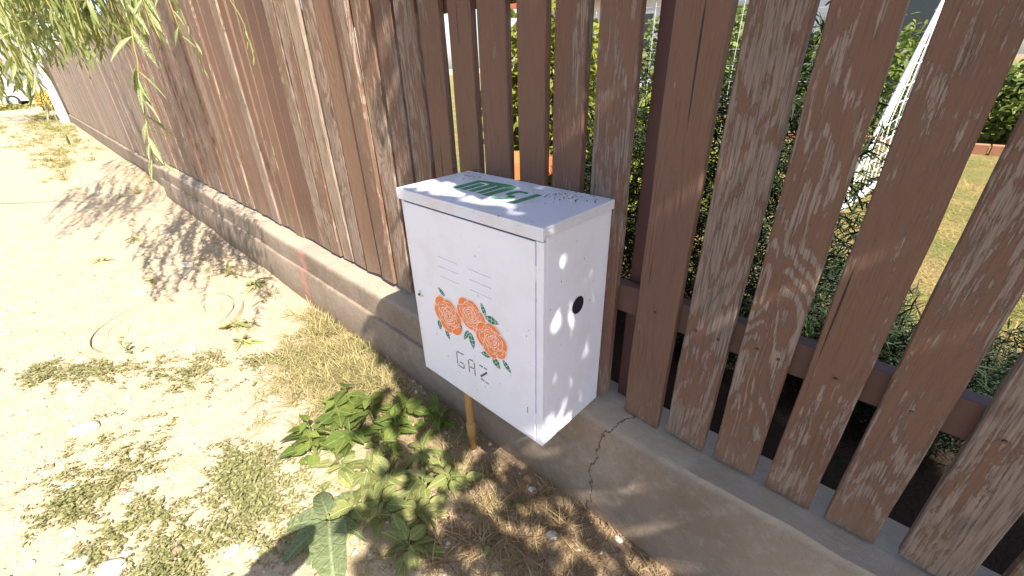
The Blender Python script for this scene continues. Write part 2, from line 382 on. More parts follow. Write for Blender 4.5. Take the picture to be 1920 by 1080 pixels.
# left and right edge of each plank on the fence face
edges = [(-1.979, -1.865), (-1.837, -1.722), (-1.694, -1.573), (-1.548, -1.414), (-1.391, -1.261), (-1.240, -1.111), (-1.081, -.969), (-.942, -.825), (-.798, -.688), (-.653, -.543), (-.516, -.396), (-.349, -.244), (-.224, -.120), (-.078, .032), (.103, .223), (.251, .365), (.395, .504), (.536, .640), (.674, .772), (.815, .925), (.962, 1.075), (1.11, 1.225), (1.26, 1.37), (1.40, 1.515), (1.55, 1.66), (1.70, 1.81)]
x = -2.010
while x > -6.60:
    w = random.uniform(.108, .128); edges.append((x - w, x)); x -= w + random.uniform(.018, .034)
edges.sort()
for i, (a, b) in enumerate(edges):
    xc = (a + b) / 2; warm = 1 if (xc < -1.15 and random.random() < (0.9 if xc < -1.4 else .6)) else 0
    o = link('plank', pm[(random.randrange(9), warm)], None, fence)
    top = random.uniform(1.70, 1.76); low = (0.018 if xc < 0 else .004) + abs(random.gauss(0, .005))
    if abs(xc + 2.43) < .07: low = -0.0
    zs = 1.0
    o.location = (xc + 2.4, random.gauss(0, .0015 if xc > -1 else .0035), low); o.scale = ((b - a) / .115, 1, zs)
    o.rotation_euler = (random.gauss(0, .003), random.gauss(0, .006), math.radians(180) if random.random() < .0 else random.gauss(0, .02 if xc > -1 else .045))
# rails and posts behind the planks
for z0, z1 in ((0.742, 0.832), (1.585, 1.68)):
    o = box('rail', -6.6 + 2.4, 1.9 + 2.4, .0145, .0545, z0 - FZ, z1 - FZ, M['rail'], fence, .003)
for xp in (.038, 2.05, -2.05, -4.1, -6.2):
    box('post', xp - .0 + 2.4, xp + .068 + 2.4, .0585, .118, -.05, 1.72, M['post'], fence, .004)
# nails holding planks to the rails
nail_bm = bmesh.new(); bmesh.ops.create_cone(nail_bm, cap_ends=True, segments=8, radius1=.0042, radius2=.0030, depth=.003, matrix=Matrix.Rotation(math.radians(90), 4, 'X'))
nail_me = bpy.data.meshes.new('nail'); nail_bm.to_mesh(nail_me); nail_bm.free(); nail_me.materials.append(plain('rusty_nail', (0.10, 0.06, 0.045), 0.6, 0.5, .3, 80, .6))
for (a, b) in edges:
    if a < -1.2: continue
    for fx in ((.3, .72) if random.random() < .5 else (.5,)):
        for zz in (0.79,):
            link('nail', nail_me, None, fence, (a + (b - a) * fx + 2.4 + random.gauss(0, .004), -.0135, zz - FZ + random.gauss(0, .008)))

# ------------------------------------------------------------------ grey board fence further along the street
gf = empty('board_fence', (-6.8, 0.32, 0.0), 'grey brown close boarded fence farther along the street', 'fence')
gp = plank_mesh(31, w=.16, h=1.0, nz=4); gp.materials.append(M['plank_far'])
x = 0.0
while x > -22:
    o = link('plank', gp, None, gf); o.location = (x - .08, random.gauss(0, .004), .28 - .0 * x + random.gauss(0, .012)); o.scale = (1, 1, 1.85 + random.gauss(0, .01)); o.rotation_euler.y = random.gauss(0, .004)
    x -= .166
box('rail', -22, 0, .02, .07, .6, .68, M['plank_far'], gf, .004); box('rail', -22, 0, .02, .07, 1.75, 1.83, M['plank_far'], gf, .004)
bm = bm_box(bmesh.new(), -22, -0.25, -.06, .16, -.1, .27, .01); from_bm('footing', bm, concrete_mat(), gf)

# ------------------------------------------------------------------ gas meter box
def box_mat(name, col, dirt):
    t = NT(name); c = t.coord()
    a = t.noise(c, 9, 5, 0.6); f = t.noise(c, 140, 3, 0.7)
    k = t.mix(t.math('MULTIPLY', t.ramp(a, [(0.48, 0.0), (0.75, 1.0)]), dirt), col, (0.50, 0.47, 0.44))
    sp = t.ramp(t.noise(c, 55, 3, 0.6), [(0.28, 1.0), (0.31, 0.0)])
    k = t.mix(t.math('MULTIPLY', sp, min(1.0, dirt * 1.6)), k, (0.16, 0.14, 0.13))
    t.base(k, t.math('MULTIPLY_ADD', a, 0.25), 0.45); t.b.inputs['Roughness'].links[0].from_node.inputs[2].default_value = 0.30
    t.bump(t.noise(c, 220, 2), 0.08, 0.001); return t.m
M['white'] = box_mat('white_enamelled_steel', (0.67, 0.685, 0.80), 0.30)
M['lid'] = box_mat('dusty_white_steel', (0.57, 0.585, 0.68), 0.75)
M['gap'] = plain('dark_gap', (0.02, 0.02, 0.025), .8, .1)
M['orange'] = plain('orange_stencil_paint', (0.74, 0.20, 0.055), .55, .3, .18, 60)
M['rosepale'] = plain('pale_pink_stencil_line', (0.80, 0.62, 0.58), .5, .3, .06, 60)
M['rosegreen'] = plain('green_stencil_paint', (0.018, 0.16, 0.072), .55, .3, .25, 60)
M['slot_shade'] = plain('painted_slot_shade', (.36, .35, .40), .7, .2)
M['letter'] = plain('grey_pen_lettering', (0.10, 0.09, 0.085), .6, .3)
M['graffiti'] = plain('green_spray_paint', (0.055, 0.22, 0.115), .6, .3, .3, 25)
W, D, Z0, Z1 = .592, .296, .388, 1.093
gb = empty('gas_meter_box', (0, 0, Z0), 'white metal gas meter box painted with orange roses, on the concrete wall', 'meter box')
def G(v): return (v[0], v[1], v[2] - Z0)
# body: shell with a recessed front so that the door sits in a frame
bm = bmesh.new()
bm_box(bm, -W, 0, .012, D - .002, 0, Z1 - Z0 - .012, .002)
for a in ((-W, -W + .013, 0, .012, 0, .665), (-.024, 0, 0, .012, 0, .665)): bm_box(bm, *a, .0015)
bm_box(bm, -W + .013, -.024, .001, .012, 0, .012, .0015)
from_bm('body', bm, M['white'], gb)
# lid: shallow pan with a folded rim
bm = bmesh.new(); e = .006
zt = Z1 - Z0
bm_box(bm, -W - e, e, -e - .004, D, zt - .010, zt, .0025)
bm_box(bm, -W - e, e, -e - .004, -e + .0, zt - .034, zt - .009, .0015)
bm_box(bm, e - .004, e, -.006, D, zt - .026, zt - .009, .0015)
bm_box(bm, -W - e, -W - e + .004, -.006, D, zt - .026, zt - .009, .0015)
lid = from_bm('lid', bm, M['lid'], gb)
# door
bm = bmesh.new(); bm_box(bm, -.5765, -.0265, -.0035, .009, .0150, .6635, .002)
door = from_bm('door', bm, M['white'], gb)
box('gap_shade_sheet', -.5788, -.0242, .0098, .0118, .0122, .69, M['gap'], gb)  # dark sheet behind the door, paints the shade in its gap
# slit round the door is a real gap, darkened by the sheet behind it; hinge knuckles on the right
for zz in (.10, .58): from_bm('hinge', bm_box(bmesh.new(), -.0262, -.0238, -.001, .0085, zz - .02, zz + .02), M['white'], gb)
# louvres: pressed-out slots
def louvre(x0, x1, z):
    bm = bmesh.new(); n = 8
    vs0 = []; vs1 = []; vs2 = []
    for i in range(n + 1):
        f = i / n; x_ = x0 + (x1 - x0) * f; d_ = .0016 * math.sin(math.pi * f)
        vs0.append(bm.verts.new((x_, -.0038, z + .011))); vs1.append(bm.verts.new((x_, -.0039 - d_, z + .001))); vs2.append(bm.verts.new((x_, -.0038, z)))
    for i in range(n):
        bm.faces.new((vs0[i], vs0[i + 1], vs1[i + 1], vs1[i])); bm.faces.new((vs1[i], vs1[i + 1], vs2[i + 1], vs2[i]))
    bmesh.ops.recalc_face_normals(bm, faces=bm.faces)
    o = from_bm('louvre', bm, M['white'], door); from_bm('slot_shade', bm_box(bmesh.new(), x0, x1, -.0041, -.0034, z - .0016, z - .0002), M['slot_shade'], gb); return o  # flat grey strip below the louvre, shade of the opening painted on
for z in (.905, .872, .838):
    louvre(-.424, -.331, z - Z0); louvre(-.279, -.187, z - Z0)
# lock: round rosette with a key cylinder
bm = bmesh.new(); bmesh.ops.create_cone(bm, cap_ends=True, segments=20, radius1=.0125, radius2=.0105, depth=.007, matrix=Matrix.Translation((-.549, -.0065, .340)) @ Matrix.Rotation(math.radians(90), 4, 'X'))
lock = from_bm('lock', bm, plain('zinc', (.62, .62, .64), .35, .5, .1, 30, .7), door)
bm = bmesh.new(); bmesh.ops.create_cone(bm, cap_ends=True, segments=3, radius1=.0055, radius2=.0055, depth=.004, matrix=Matrix.Translation((-.549, -.0115, .340)) @ Matrix.Rotation(math.radians(90), 4, 'X'))
from_bm('key_cylinder', bm, M['gap'], gb)
# sight hole in the right side
bm = bmesh.new(); bmesh.ops.create_circle(bm, cap_ends=True, segments=28, radius=.027, matrix=Matrix.Translation((.0008, .152, .821 - Z0)) @ Matrix.Rotation(math.radians(90), 4, 'Y'))
from_bm('pipe_hole', bm, M['gap'], gb)
bm = bmesh.new(); bm_box(bm, -.0555, -.0535, -.0042, -.0034, .105, .128); from_bm('scratch', bm, M['letter'], door)
for q in range(22):
    xx = random.uniform(-.55, -.04); zz = random.uniform(.03, .62); s_ = random.uniform(.0007, .0022)
    if q < 10: from_bm('paint_chip', bm_box(bmesh.new(), .0005, .0009, random.uniform(.02, .27), 0, 0, 0) if 0 else bm_box(bmesh.new(), .0003, .0007, (yy := random.uniform(.02, .27)), yy + s_, zz, zz + s_ * random.uniform(1, 3)), M['letter'], gb)
    else: from_bm('paint_chip', bm_box(bmesh.new(), xx, xx + s_, -.0039, -.0033, zz, zz + s_ * random.uniform(1, 3)), M['letter'], door)

def flat(name, polys, mat, parent, plane='front', off=0.0):
    """thin painted shapes; polys in (x, z) on the door or (x, y) on the lid"""
    bm = bmesh.new()
    for P in polys:
        vs_ = [bm.verts.new((a, -.0040 - off, b - Z0) if plane == 'front' else (a, b, Z1 - Z0 + .0006 + off)) for a, b in P]
        try: bm.faces.new(vs_)
        except ValueError: pass
    bmesh.ops.triangulate(bm, faces=bm.faces)
    return from_bm(name, bm, mat, parent)
# roses: rings of petals around a tight spiral heart, unpainted lines between them
def rose(cx, cz, rx, rz, tilt, seed):
    r = random.Random(seed); ct, st = math.cos(tilt), math.sin(tilt); o0 = .0004 * seed
    def P(rad, ang):
        a, b = rad * math.cos(ang) * rx, rad * math.sin(ang) * rz
        return (cx + a * ct - b * st, cz + a * st + b * ct)
    lob = [r.uniform(.93, 1.05) for _ in range(6)]; ph = r.uniform(0, 6.28)
    def edge(ang):
        u = ((ang - ph) / 6.2832 * 6) % 6; i = int(u); f = u - i; return lob[i] * (.90 + .13 * math.sin(math.pi * f) ** .6)
    N = 72; sil = [P(edge(6.2832 * i / N), 6.2832 * i / N) for i in range(N)]
    halo = [P(edge(6.2832 * i / N) + .045, 6.2832 * i / N) for i in range(N)]
    flat('petal_outline', [halo], M['rosepale'], door, off=o0)
    ro = flat('painted_rose', [sil], M['orange'], door, off=o0 + .0001)
    lines = []
    def arc(pts, w):
        for (r0, a0), (r1, a1) in zip(pts, pts[1:]):
            wa = w; lines.append([P(r0 - wa, a0), P(r1 - wa, a1), P(r1 + wa, a1), P(r0 + wa, a0)])
    for rad, n_, w in ((.12, 2, .020), (.22, 3, .020), (.33, 3, .022), (.45, 4, .022), (.58, 4, .020), (.72, 5, .020)):
        p0 = r.uniform(0, 6.28)
        for q in range(n_):
            a0 = p0 + q * 6.2832 / n_; a1 = a0 + 6.2832 / n_ * r.uniform(1.02, 1.30)
            arc([(rad * (.88 + .20 * math.sin(math.pi * t / 12) + .05 * t / 12 + r.uniform(-.012, .012)), a0 + (a1 - a0) * t / 12) for t in range(13)], w * r.uniform(.7, 1.3))
            if rad > .4:        # shading lines inside a petal
                for g in range(2):
                    b0 = a0 + (a1 - a0) * r.uniform(.15, .55); b1 = b0 + r.uniform(.25, .6)
                    arc([(rad * (.95 + .05 * g) + .06 + .03 * math.sin(math.pi * t / 6), b0 + (b1 - b0) * t / 6) for t in range(7)], .009)
    for i in range(6):          # seams between the outer petals
        a0 = ph + i * 6.2832 / 6; arc([(.74 + .2 * t / 5, a0 + .10 * math.sin(t)) for t in range(6)], .0)
        lines.append([P(.70, a0 - .02), P(.97, a0 - .025), P(.97, a0 + .025), P(.70, a0 + .05)])
    bm = bmesh.new(); 
    for q in lines:
        bm.faces.new([bm.verts.new((a, -.0040 - o0 - .0002, b - Z0)) for a, b in q])
    from_bm('petal_line', bm, M['rosepale'], ro)
rose(-.287, .744, .064, .056, -.3, 1); rose(-.402, .698, .070, .063, -.35, 2); rose(-.197, .690, .069, .058, -.3, 3)
def pleaf(a, b, wd):
    a = Vector((a[0], a[1])); b = Vector((b[0], b[1])); d = b - a; nrm = Vector((-d.y, d.x)).normalized() * wd
    prof_ = [(0, .0), (.2, .7), (.45, 1), (.7, .72), (1, 0)]
    half = lambda s: [tuple(a + d * f + nrm * (w_ * s)) for f, w_ in prof_]
    mid = [tuple(a + d * f + nrm * (.09 * s)) for s in (1,) for f in (.95, .05)]
    polys = []
    for s in (1, -1):
        m0 = [a + d * f + nrm * (.08 * s) for f in (.92, .72, .47, .22, .06)]
        o0 = [a + d * f + nrm * (w_ * s) for f, w_ in prof_]
        # three lobes split by pale veins
        segs = [(0, 1, 4, 3), (1, 2, 3, 2), (2, 3, 2, 1), (3, 4, 1, 0)]
        for i0, i1, j0, j1 in segs:
            g = d * .018
            polys.append([tuple(m0[j0] + g), tuple(o0[i0] + g), tuple(o0[i1] - g), tuple(m0[j1] - g)])
    flat('painted_leaf', polys, M['rosegreen'], door, off=.0001)
for a, b, wd in [((-.409, .766), (-.444, .790), .009), ((-.217, .768), (-.236, .810), .009), ((-.222, .765), (-.160, .764), .013), ((-.458, .660), (-.457, .618), .012), ((-.427, .636), (-.409, .597), .010),
                 ((-.303, .682), (-.331, .633), .009), ((-.296, .680), (-.285, .616), .014), ((-.203, .630), (-.252, .620), .011), ((-.198, .632), (-.165, .598), .015), ((-.154, .642), (-.118, .607), .010)]:
    pleaf(a, b, wd)
def stroke(a, b, w=.0022):
    a = Vector(a); b = Vector(b); d = (b - a).normalized(); n_ = Vector((-d.y, d.x)) * w; return [tuple(a + n_), tuple(b + n_), tuple(b - n_), tuple(a - n_)]
flat('letter', [stroke(*s) for s in [((-.376, .566), (-.341, .568)), ((-.3785, .562), (-.3785, .536)), ((-.3785, .533), (-.3785, .511)), ((-.376, .508), (-.345, .508)), ((-.3435, .511), (-.3435, .525)), ((-.346, .527), (-.366, .527))]], M['letter'], door)
flat('letter', [stroke(*s) for s in [((-.318, .559), (-.318, .535)), ((-.318, .532), (-.317, .508)), ((-.313, .564), (-.293, .566)), ((-.2885, .561), (-.2885, .537)), ((-.2885, .533), (-.2885, .508)), ((-.314, .533), (-.292, .535))]], M['letter'], door)
flat('letter', [stroke(*s) for s in [((-.264, .565), (-.246, .566)), ((-.242, .566), (-.226, .566)), ((-.261, .511), (-.244, .510)), ((-.240, .510), (-.224, .509))]] + [stroke((-.261, .520), (-.228, .553), .0036)], M['letter'], door)
for P in [[(-0.456, 0.101), (-0.43, 0.106), (-0.430, 0.224), (-0.457, 0.215)], [(-0.421, 0.104), (-0.396, 0.105), (-0.396, 0.19), (-0.421, 0.19)], [(-0.385, 0.104), (-0.362, 0.107), (-0.360, 0.20), (-0.388, 0.20)],
          [(-0.348, 0.103), (-0.327, 0.107), (-0.327, 0.20), (-0.352, 0.20)], [(-0.320, 0.1), (-0.293, 0.1), (-0.288, 0.20), (-0.317, 0.20)], [(-0.429, 0.224), (-0.335, 0.233), (-0.296, 0.226), (-0.288, 0.201), (-0.429, 0.201)],
          [(-0.274, 0.092), (-0.274, 0.104), (-0.243, 0.108), (-0.245, 0.126), (-0.251, 0.146), (-0.234, 0.151), (-0.223, 0.14), (-0.219, 0.123), (-0.236, 0.1), (-0.255, 0.091)],
          [(-0.268, 0.145), (-0.272, 0.16), (-0.268, 0.192), (-0.258, 0.2), (-0.226, 0.201), (-0.218, 0.186), (-0.246, 0.184), (-0.252, 0.166), (-0.251, 0.147)], [(-0.203, 0.092), (-0.180, 0.089), (-0.175, 0.202), (-0.197, 0.205)]]:
    flat('sprayed_letter', [P], M['graffiti'], lid, 'top')
# yellow riser pipe under the box
M['pipe'] = plain('ochre_gas_pipe_paint', (0.36, 0.205, 0.075), .6, .3, .25, 30, 0, .2)
pipe = tube('gas_pipe', [(-.452, .085, -Z0 - .05), (-.452, .085, -Z0 + .2), (-.452, .085, .005)], .0165, M['pipe'], gb, 16)
tube('coupling', [(-.452, .085, -.035), (-.452, .085, -.032), (-.452, .085, -.006), (-.452, .085, -.003)], [.017, .024, .024, .017], M['pipe'], pipe, 6)
tube('coupling', [(-.452, .085, -Z0 + .055), (-.452, .085, -Z0 + .06), (-.452, .085, -Z0 + .12), (-.452, .085, -Z0 + .125)], [.017, .0205, .0205, .017], M['pipe'], pipe, 16)
# dry leaf litter on the lid
def litter(name, pts, label, mat, size):
    pos = np.array(pts); n_ = len(pos)
    V_, F_, t_ = scatter(*SMALL, pos, euler_mats(rng.uniform(0, 6.28, n_), rng.uniform(-.5, .5, n_), rng.uniform(-.6, .6, n_)), rng.uniform(size * .6, size * 1.4, n_), rng.random(n_))
    return tag(link(name, np_mesh(name, V_, F_, t_), mat), label, 'litter', kind='stuff')
M['dryleaf'] = leaf_mat('dry_leaf', (0.20, 0.115, 0.06), (0.42, 0.30, 0.16), .2, .8)
M['darklitter'] = leaf_mat('dark_litter', (0.05, 0.045, 0.05), (0.16, 0.13, 0.10), .1, .8)
lp = [(random.gauss(-.10, .045), min(.285, max(.02, random.gauss(.23, .03))), Z1 + .003) for _ in range(60)] + [(random.gauss(-.52, .035), random.gauss(.25, .02), Z1 + .003) for _ in range(35)] + [(random.uniform(-.56, -.02), random.uniform(.02, .28), Z1 + .003) for _ in range(40)]
litter('leaf_litter', lp, 'crumbs of dry leaf lying on the box lid', M['darklitter'], .007)

gpts = [(random.gauss(.05, .3), random.gauss(-.05, .15)) for _ in range(170)] + [(random.gauss(-.8, .5), random.gauss(-.15, .2)) for _ in range(90)] + [(random.uniform(-3, .3), random.uniform(-1.3, .15)) for _ in range(60)]
litter('fallen_leaves', [(a_, b_, ground_z(a_, b_) + .006) for a_, b_ in gpts if b_ < .15], 'scraps of dry fallen leaf on the soil below the wall', M['dryleaf'], .022)
# ------------------------------------------------------------------ manhole cover
mc = empty('manhole_cover', (-2.70, -.57, .010), 'round dusty manhole cover sunk in the dirt path', 'manhole cover')
M['dusty'] = plain('dusty_cast_concrete', (0.50, 0.43, 0.33), .95, .15, .15, 12, 0, .5)
def ring(name, r0, r1, z0, z1, n_, parent):
    bm = bmesh.new(); R_ = []
    for r_, z in ((r0, z0), (r0, z1), (r1, z1), (r1 + .006, z0)): R_.append([bm.verts.new((r_ * math.cos(2 * math.pi * i / n_), r_ * math.sin(2 * math.pi * i / n_), z)) for i in range(n_)])
    for a, b in zip(R_, R_[1:]):
        for i in range(n_): bm.faces.new((a[i], a[(i + 1) % n_], b[(i + 1) % n_], b[i]))
    bmesh.ops.recalc_face_normals(bm, faces=bm.faces); return from_bm(name, bm, M['dusty'], parent)
M['dusty'] = dirt_mat()
ring('frame', .385, .43, -.03, .004, 64, mc)
bm = bmesh.new(); bmesh.ops.create_cone(bm, cap_ends=True, segments=64, radius1=.378, radius2=.374, depth=.03, matrix=Matrix.Translation((0, 0, -.011)))
ld = from_bm('lid', bm, M['dusty'], mc)
ring('rib', .30, .308, .0, .008, 64, ld); ring('rib', .20, .208, .0, .008, 48, ld)
for i in range(24):
    a = 2 * math.pi * i / 24; bm = bm_box(bmesh.new(), .32, .36, -.006, .006, .003, .008, .001)
    bmesh.ops.rotate(bm, verts=bm.verts, matrix=Matrix.Rotation(a, 3, 'Z')); from_bm('rib', bm, M['dusty'], ld)
bm = bm_box(bmesh.new(), -.05, .05, -.012, .012, .003, .010, .003); from_bm('lifting_bar', bm, M['dusty'], ld)

# ------------------------------------------------------------------ stones
M['stone'] = plain('pale_field_stone', (0.50, 0.46, 0.41), .85, .25, .25, 25, 0, .3)
def stone_mesh(seed):
    bm = bmesh.new(); bmesh.ops.create_icosphere(bm, subdivisions=2, radius=1.0)
    for v in bm.verts:
        n_ = mnoise.noise(v.co * 1.1 + Vector((seed * 3.7, 0, 0))); v.co *= 1 + .35 * n_; v.co.z *= .6
    me = bpy.data.meshes.new('stone'); bm.to_mesh(me); bm.free(); me.materials.append(M['stone']); me.shade_smooth(); return me
sm = [stone_mesh(s) for s in range(5)]
stones = [(-1.83, -1.05, .045, 'flat pale stone on the bare path left of the knotweed'), (-1.07, -1.14, .032, 'large white stone at the lower left of the path'), (-.96, -1.06, .036, 'long white stone beside the large one, lower left'),
          (-1.24, -.97, .024, 'white stone among knotweed in the lower left'), (-2.20, -.55, .022, 'small pale stone at the manhole cover edge'), (-.12, .09, .016, 'pebble lying against the wall below the box corner'),
          (.05, .0, .020, 'pale grey stone in dry grass right of the pipe'), (-.12, -.17, .014, 'small white stone in the straw right of the weeds'), (.22, .14, .013, 'little stone at the foot of the wall, right'),
          (-2.09, -.75, .018, 'white pebble on the knotweed band by the manhole'), (-1.96, -.88, .016, 'second white pebble on the knotweed band'), (-.71, -.77, .022, 'round pale stone left of the burdock'),
          (-1.48, -1.13, .026, 'pale stone on the path at the left edge'), (-3.35, -.62, .035, 'white stone on the far side of the manhole cover'), (-3.7, -.25, .05, 'largest white stone on the path beyond the manhole'), (-.55, -.40, .03, 'broad white stone behind the burdock leaves')]
for i, (x, y, r, lb) in enumerate(stones):
    o = link('stone', sm[i % 5], None, None, (x, y, ground_z(x, y) + r * .25)); o.scale = (r * 1.25, r * .85, r * .7); o.rotation_euler.z = random.uniform(0, 6.28)
    tag(o, lb, 'stone', 'loose stones on the path')
# gravel nobody could count
n_ = 3800
gxp = np.concatenate([rng.uniform(-4.5, .9, n_ // 2), rng.normal(-1.5, .9, n_ // 2)]); gyp = rng.uniform(-1.9, .17, n_)
ico = bmesh.new(); bmesh.ops.create_icosphere(ico, subdivisions=1, radius=1); PV = np.array([v.co[:] for v in ico.verts]); PF = np.array([[v.index for v in f.verts] for f in ico.faces]); ico.free()
gs = rng.gamma(2.0, .0026, n_)[:, None] * np.stack([rng.uniform(.8, 1.5, n_), rng.uniform(.7, 1.1, n_), rng.uniform(.4, .7, n_)], -1)
gp_ = np.stack([gxp, gyp, np.array([ground_z(a, b) for a, b in zip(gxp, gyp)]) + .001], -1)
V_, F_, t_ = scatter(PV, PF, gp_, euler_mats(rng.uniform(0, 6.28, n_), rng.uniform(-.3, .3, n_), rng.uniform(-.3, .3, n_)), gs, rng.random(n_))
t = NT('gravel'); a = t.n('ShaderNodeAttribute', attribute_name='tint').outputs['Fac']; t.base(t.ramp(a, [(0, (.20, .15, .11)), (.5, (.42, .36, .29)), (1, (.60, .56, .50))]), .9, .2)
tag(link('gravel', np_mesh('gravel', V_, F_, t_), t.m), 'small gravel scattered over the dirt path', 'gravel', kind='stuff')

# ------------------------------------------------------------------ dry grass and straw
M['straw'] = leaf_mat('straw_grass', (0.15, 0.165, 0.06), (0.49, 0.39, 0.21), .25, .7)
M['greengrass'] = leaf_mat('yellow_green_grass', (0.10, 0.13, 0.03), (0.40, 0.34, 0.13), .3, .7)
def blades(name, cx, cy, sx, sy, n_, h0, h1, mat, label, cat='grass', lean=(.3, 1.35), zbase=None, ymax=.165, tufts=0):
    if tufts:
        tc = np.stack([rng.normal(cx, sx, tufts), rng.normal(cy, sy, tufts)], -1); k_ = rng.integers(0, tufts, n_)
        x_ = tc[k_, 0] + rng.normal(0, .022, n_); y_ = tc[k_, 1] + rng.normal(0, .022, n_)
    else: x_ = rng.normal(cx, sx, n_); y_ = rng.normal(cy, sy, n_)
    ok = y_ < ymax; x_, y_ = x_[ok], y_[ok]; n2 = len(x_)
    z_ = np.array([ground_z(a, b) for a, b in zip(x_, y_)]) if zbase is None else np.full(n2, zbase)
    yaw = rng.uniform(0, 6.28, n2); pit = math.pi / 2 - rng.uniform(lean[0], lean[1], n2)
    V_, F_, t_ = scatter(*BLADE, np.stack([x_, y_, z_], -1), euler_mats(yaw, pit, rng.uniform(-.6, .6, n2)), rng.uniform(h0, h1, n2), rng.random(n2))
    return V_, F_, t_
def join_stuff(name, parts, mat, label, cat):
    Vs, Fs, Ts, o_ = [], [], [], 0
    for V_, F_, t_ in parts: Vs.append(V_); Fs.append(F_ + o_); Ts.append(t_); o_ += len(V_)
    return tag(link(name, np_mesh(name, np.concatenate(Vs), np.concatenate(Fs), np.concatenate(Ts)), mat), label, cat, kind='stuff')
B = lambda *a, **k: blades('', *a, M['straw'], '', **k)
join_stuff('dry_grass', [
    blades('', -1.40, -.08, .26, .15, 7800, .03, .095, None, '', tufts=210), blades('', -1.75, .08, .25, .06, 1800, .03, .11, None, '', tufts=50),
    blades('', -1.15, .04, .15, .08, 1500, .03, .09, None, '', tufts=40),     blades('', -.55, -.05, .25, .12, 1600, .02, .07, None, '', tufts=70), blades('', -.45, -.35, .2, .1, 900, .02, .06, None, '', tufts=40)],
    M['straw'], 'dry straw coloured grass along the foot of the wall', 'grass')
M['rotstraw'] = leaf_mat('brown_straw', (0.15, 0.095, 0.055), (0.44, 0.32, 0.18), .2, .8)
join_stuff('brown_straw', [blades('', .05, .0, .24, .12, 4200, .02, .07, None, '', tufts=120, lean=(.7, 1.5)), blades('', .25, -.25, .25, .14, 4000, .03, .10, None, '', tufts=80, lean=(.4, 1.4)), blades('', -.2, -.1, .2, .12, 900, .02, .06, None, '', tufts=60, lean=(.7, 1.5))],
    M['rotstraw'], 'brown trampled straw on the shaded soil right of the pipe', 'straw')
far = []
for i in range(70):
    cx = -random.uniform(7.5, 30); cy = random.choice([random.uniform(-.9, .15), random.uniform(-2.2, .1)]); far.append(blades('', cx, cy, .5, .12, 260, .04, .16, None, '', tufts=14, ymax=.2))
join_stuff('verge_grass', far, M['greengrass'], 'sunny yellow green grass strips on the far path', 'grass')
# lawn behind the fence
lx = rng.uniform(-3.0, 2.2, 26000); ly = 1.55 + rng.gamma(1.8, 1.4, 26000); keep = ly < 9
lx, ly = lx[keep], ly[keep]; n2 = len(lx)
V_, F_, t_ = scatter(*BLADE, np.stack([lx, ly, np.full(n2, .285)], -1), euler_mats(rng.uniform(0, 6.28, n2), math.pi / 2 - rng.uniform(.4, 1.4, n2), rng.uniform(-.6, .6, n2)), rng.uniform(.04, .11, n2), rng.random(n2))
t = NT('x'); bpy.data.materials.remove(t.m)
M['lawngrass'] = leaf_mat('lawn_blades', (0.12, 0.15, 0.03), (0.44, 0.33, 0.12), .3, .7)
tag(link('lawn_grass', np_mesh('lawn_grass', V_, F_, t_), M['lawngrass']), 'parched lawn grass seen between the planks', 'grass', kind='stuff')

# ------------------------------------------------------------------ knotweed mats
M['knot'] = leaf_mat('knotweed_leaf', (0.115, 0.125, 0.045), (0.35, 0.33, 0.16), .3, .6)
kp = []
def mat_patch(cx, cy, rx, ry, ang, stems):
    out = []
    for _ in range(stems):
        if random.random() < .12: continue
        a = random.uniform(0, 6.28); rr = abs(random.gauss(0, .62)); u, v = rr * rx * math.cos(a), rr * ry * math.sin(a)
        x = cx + u * math.cos(ang) - v * math.sin(ang); y = cy + u * math.sin(ang) + v * math.cos(ang)
        if mnoise.noise(Vector((x * 5.5, y * 5.5, 2.2))) < -.02 + .16 * rr * mnoise.noise(Vector((x * 17, y * 17, 5))): continue
        d = random.uniform(0, 6.28) if random.random() < .5 else ang + random.gauss(0, .5) + (math.pi if random.random() < .5 else 0); ln = random.randint(5, 12)
        for s in range(ln):
            d += random.gauss(0, .18); x += .0115 * math.cos(d); y += .0115 * math.sin(d)
            if y > .16: break
            for sd in (-1, 1): out.append((x, y, d + sd * random.uniform(.5, 1.2)))
    return out
for a in [(-2.15, -.80, .55, .10, .62, 300), (-1.88, -.40, .42, .09, .65, 170), (-1.13, -.85, .50, .17, .50, 560), (-.92, -.76, .32, .14, .5, 300), (-.80, -.95, .25, .10, .3, 160), (-1.30, -1.10, .28, .08, .3, 120), (-1.02, -.60, .22, .10, .5, 150), (-.62, -.88, .22, .12, .2, 120), (-2.55, -1.15, .35, .07, .6, 60), (-1.45, -.62, .35, .05, .6, 45), (-3.3, -.05, .5, .08, .1, 60)]:
    kp += mat_patch(*a)
kp = np.array(kp); n2 = len(kp)
V_, F_, t_ = scatter(*SMALL, np.stack([kp[:, 0], kp[:, 1], np.array([ground_z(a, b) for a, b in kp[:, :2]]) + rng.gamma(2, .005, n2) + .002], -1), euler_mats(kp[:, 2] - math.pi / 2, rng.uniform(-.2, .7, n2), rng.uniform(-.5, .5, n2)), rng.uniform(.010, .022, n2), np.clip(rng.normal(.5, .28, n2), 0, 1))
tag(link('knotweed', np_mesh('knotweed', V_, F_, t_), M['knot']), 'mats of small leaved knotweed creeping over the path', 'ground cover', kind='stuff')

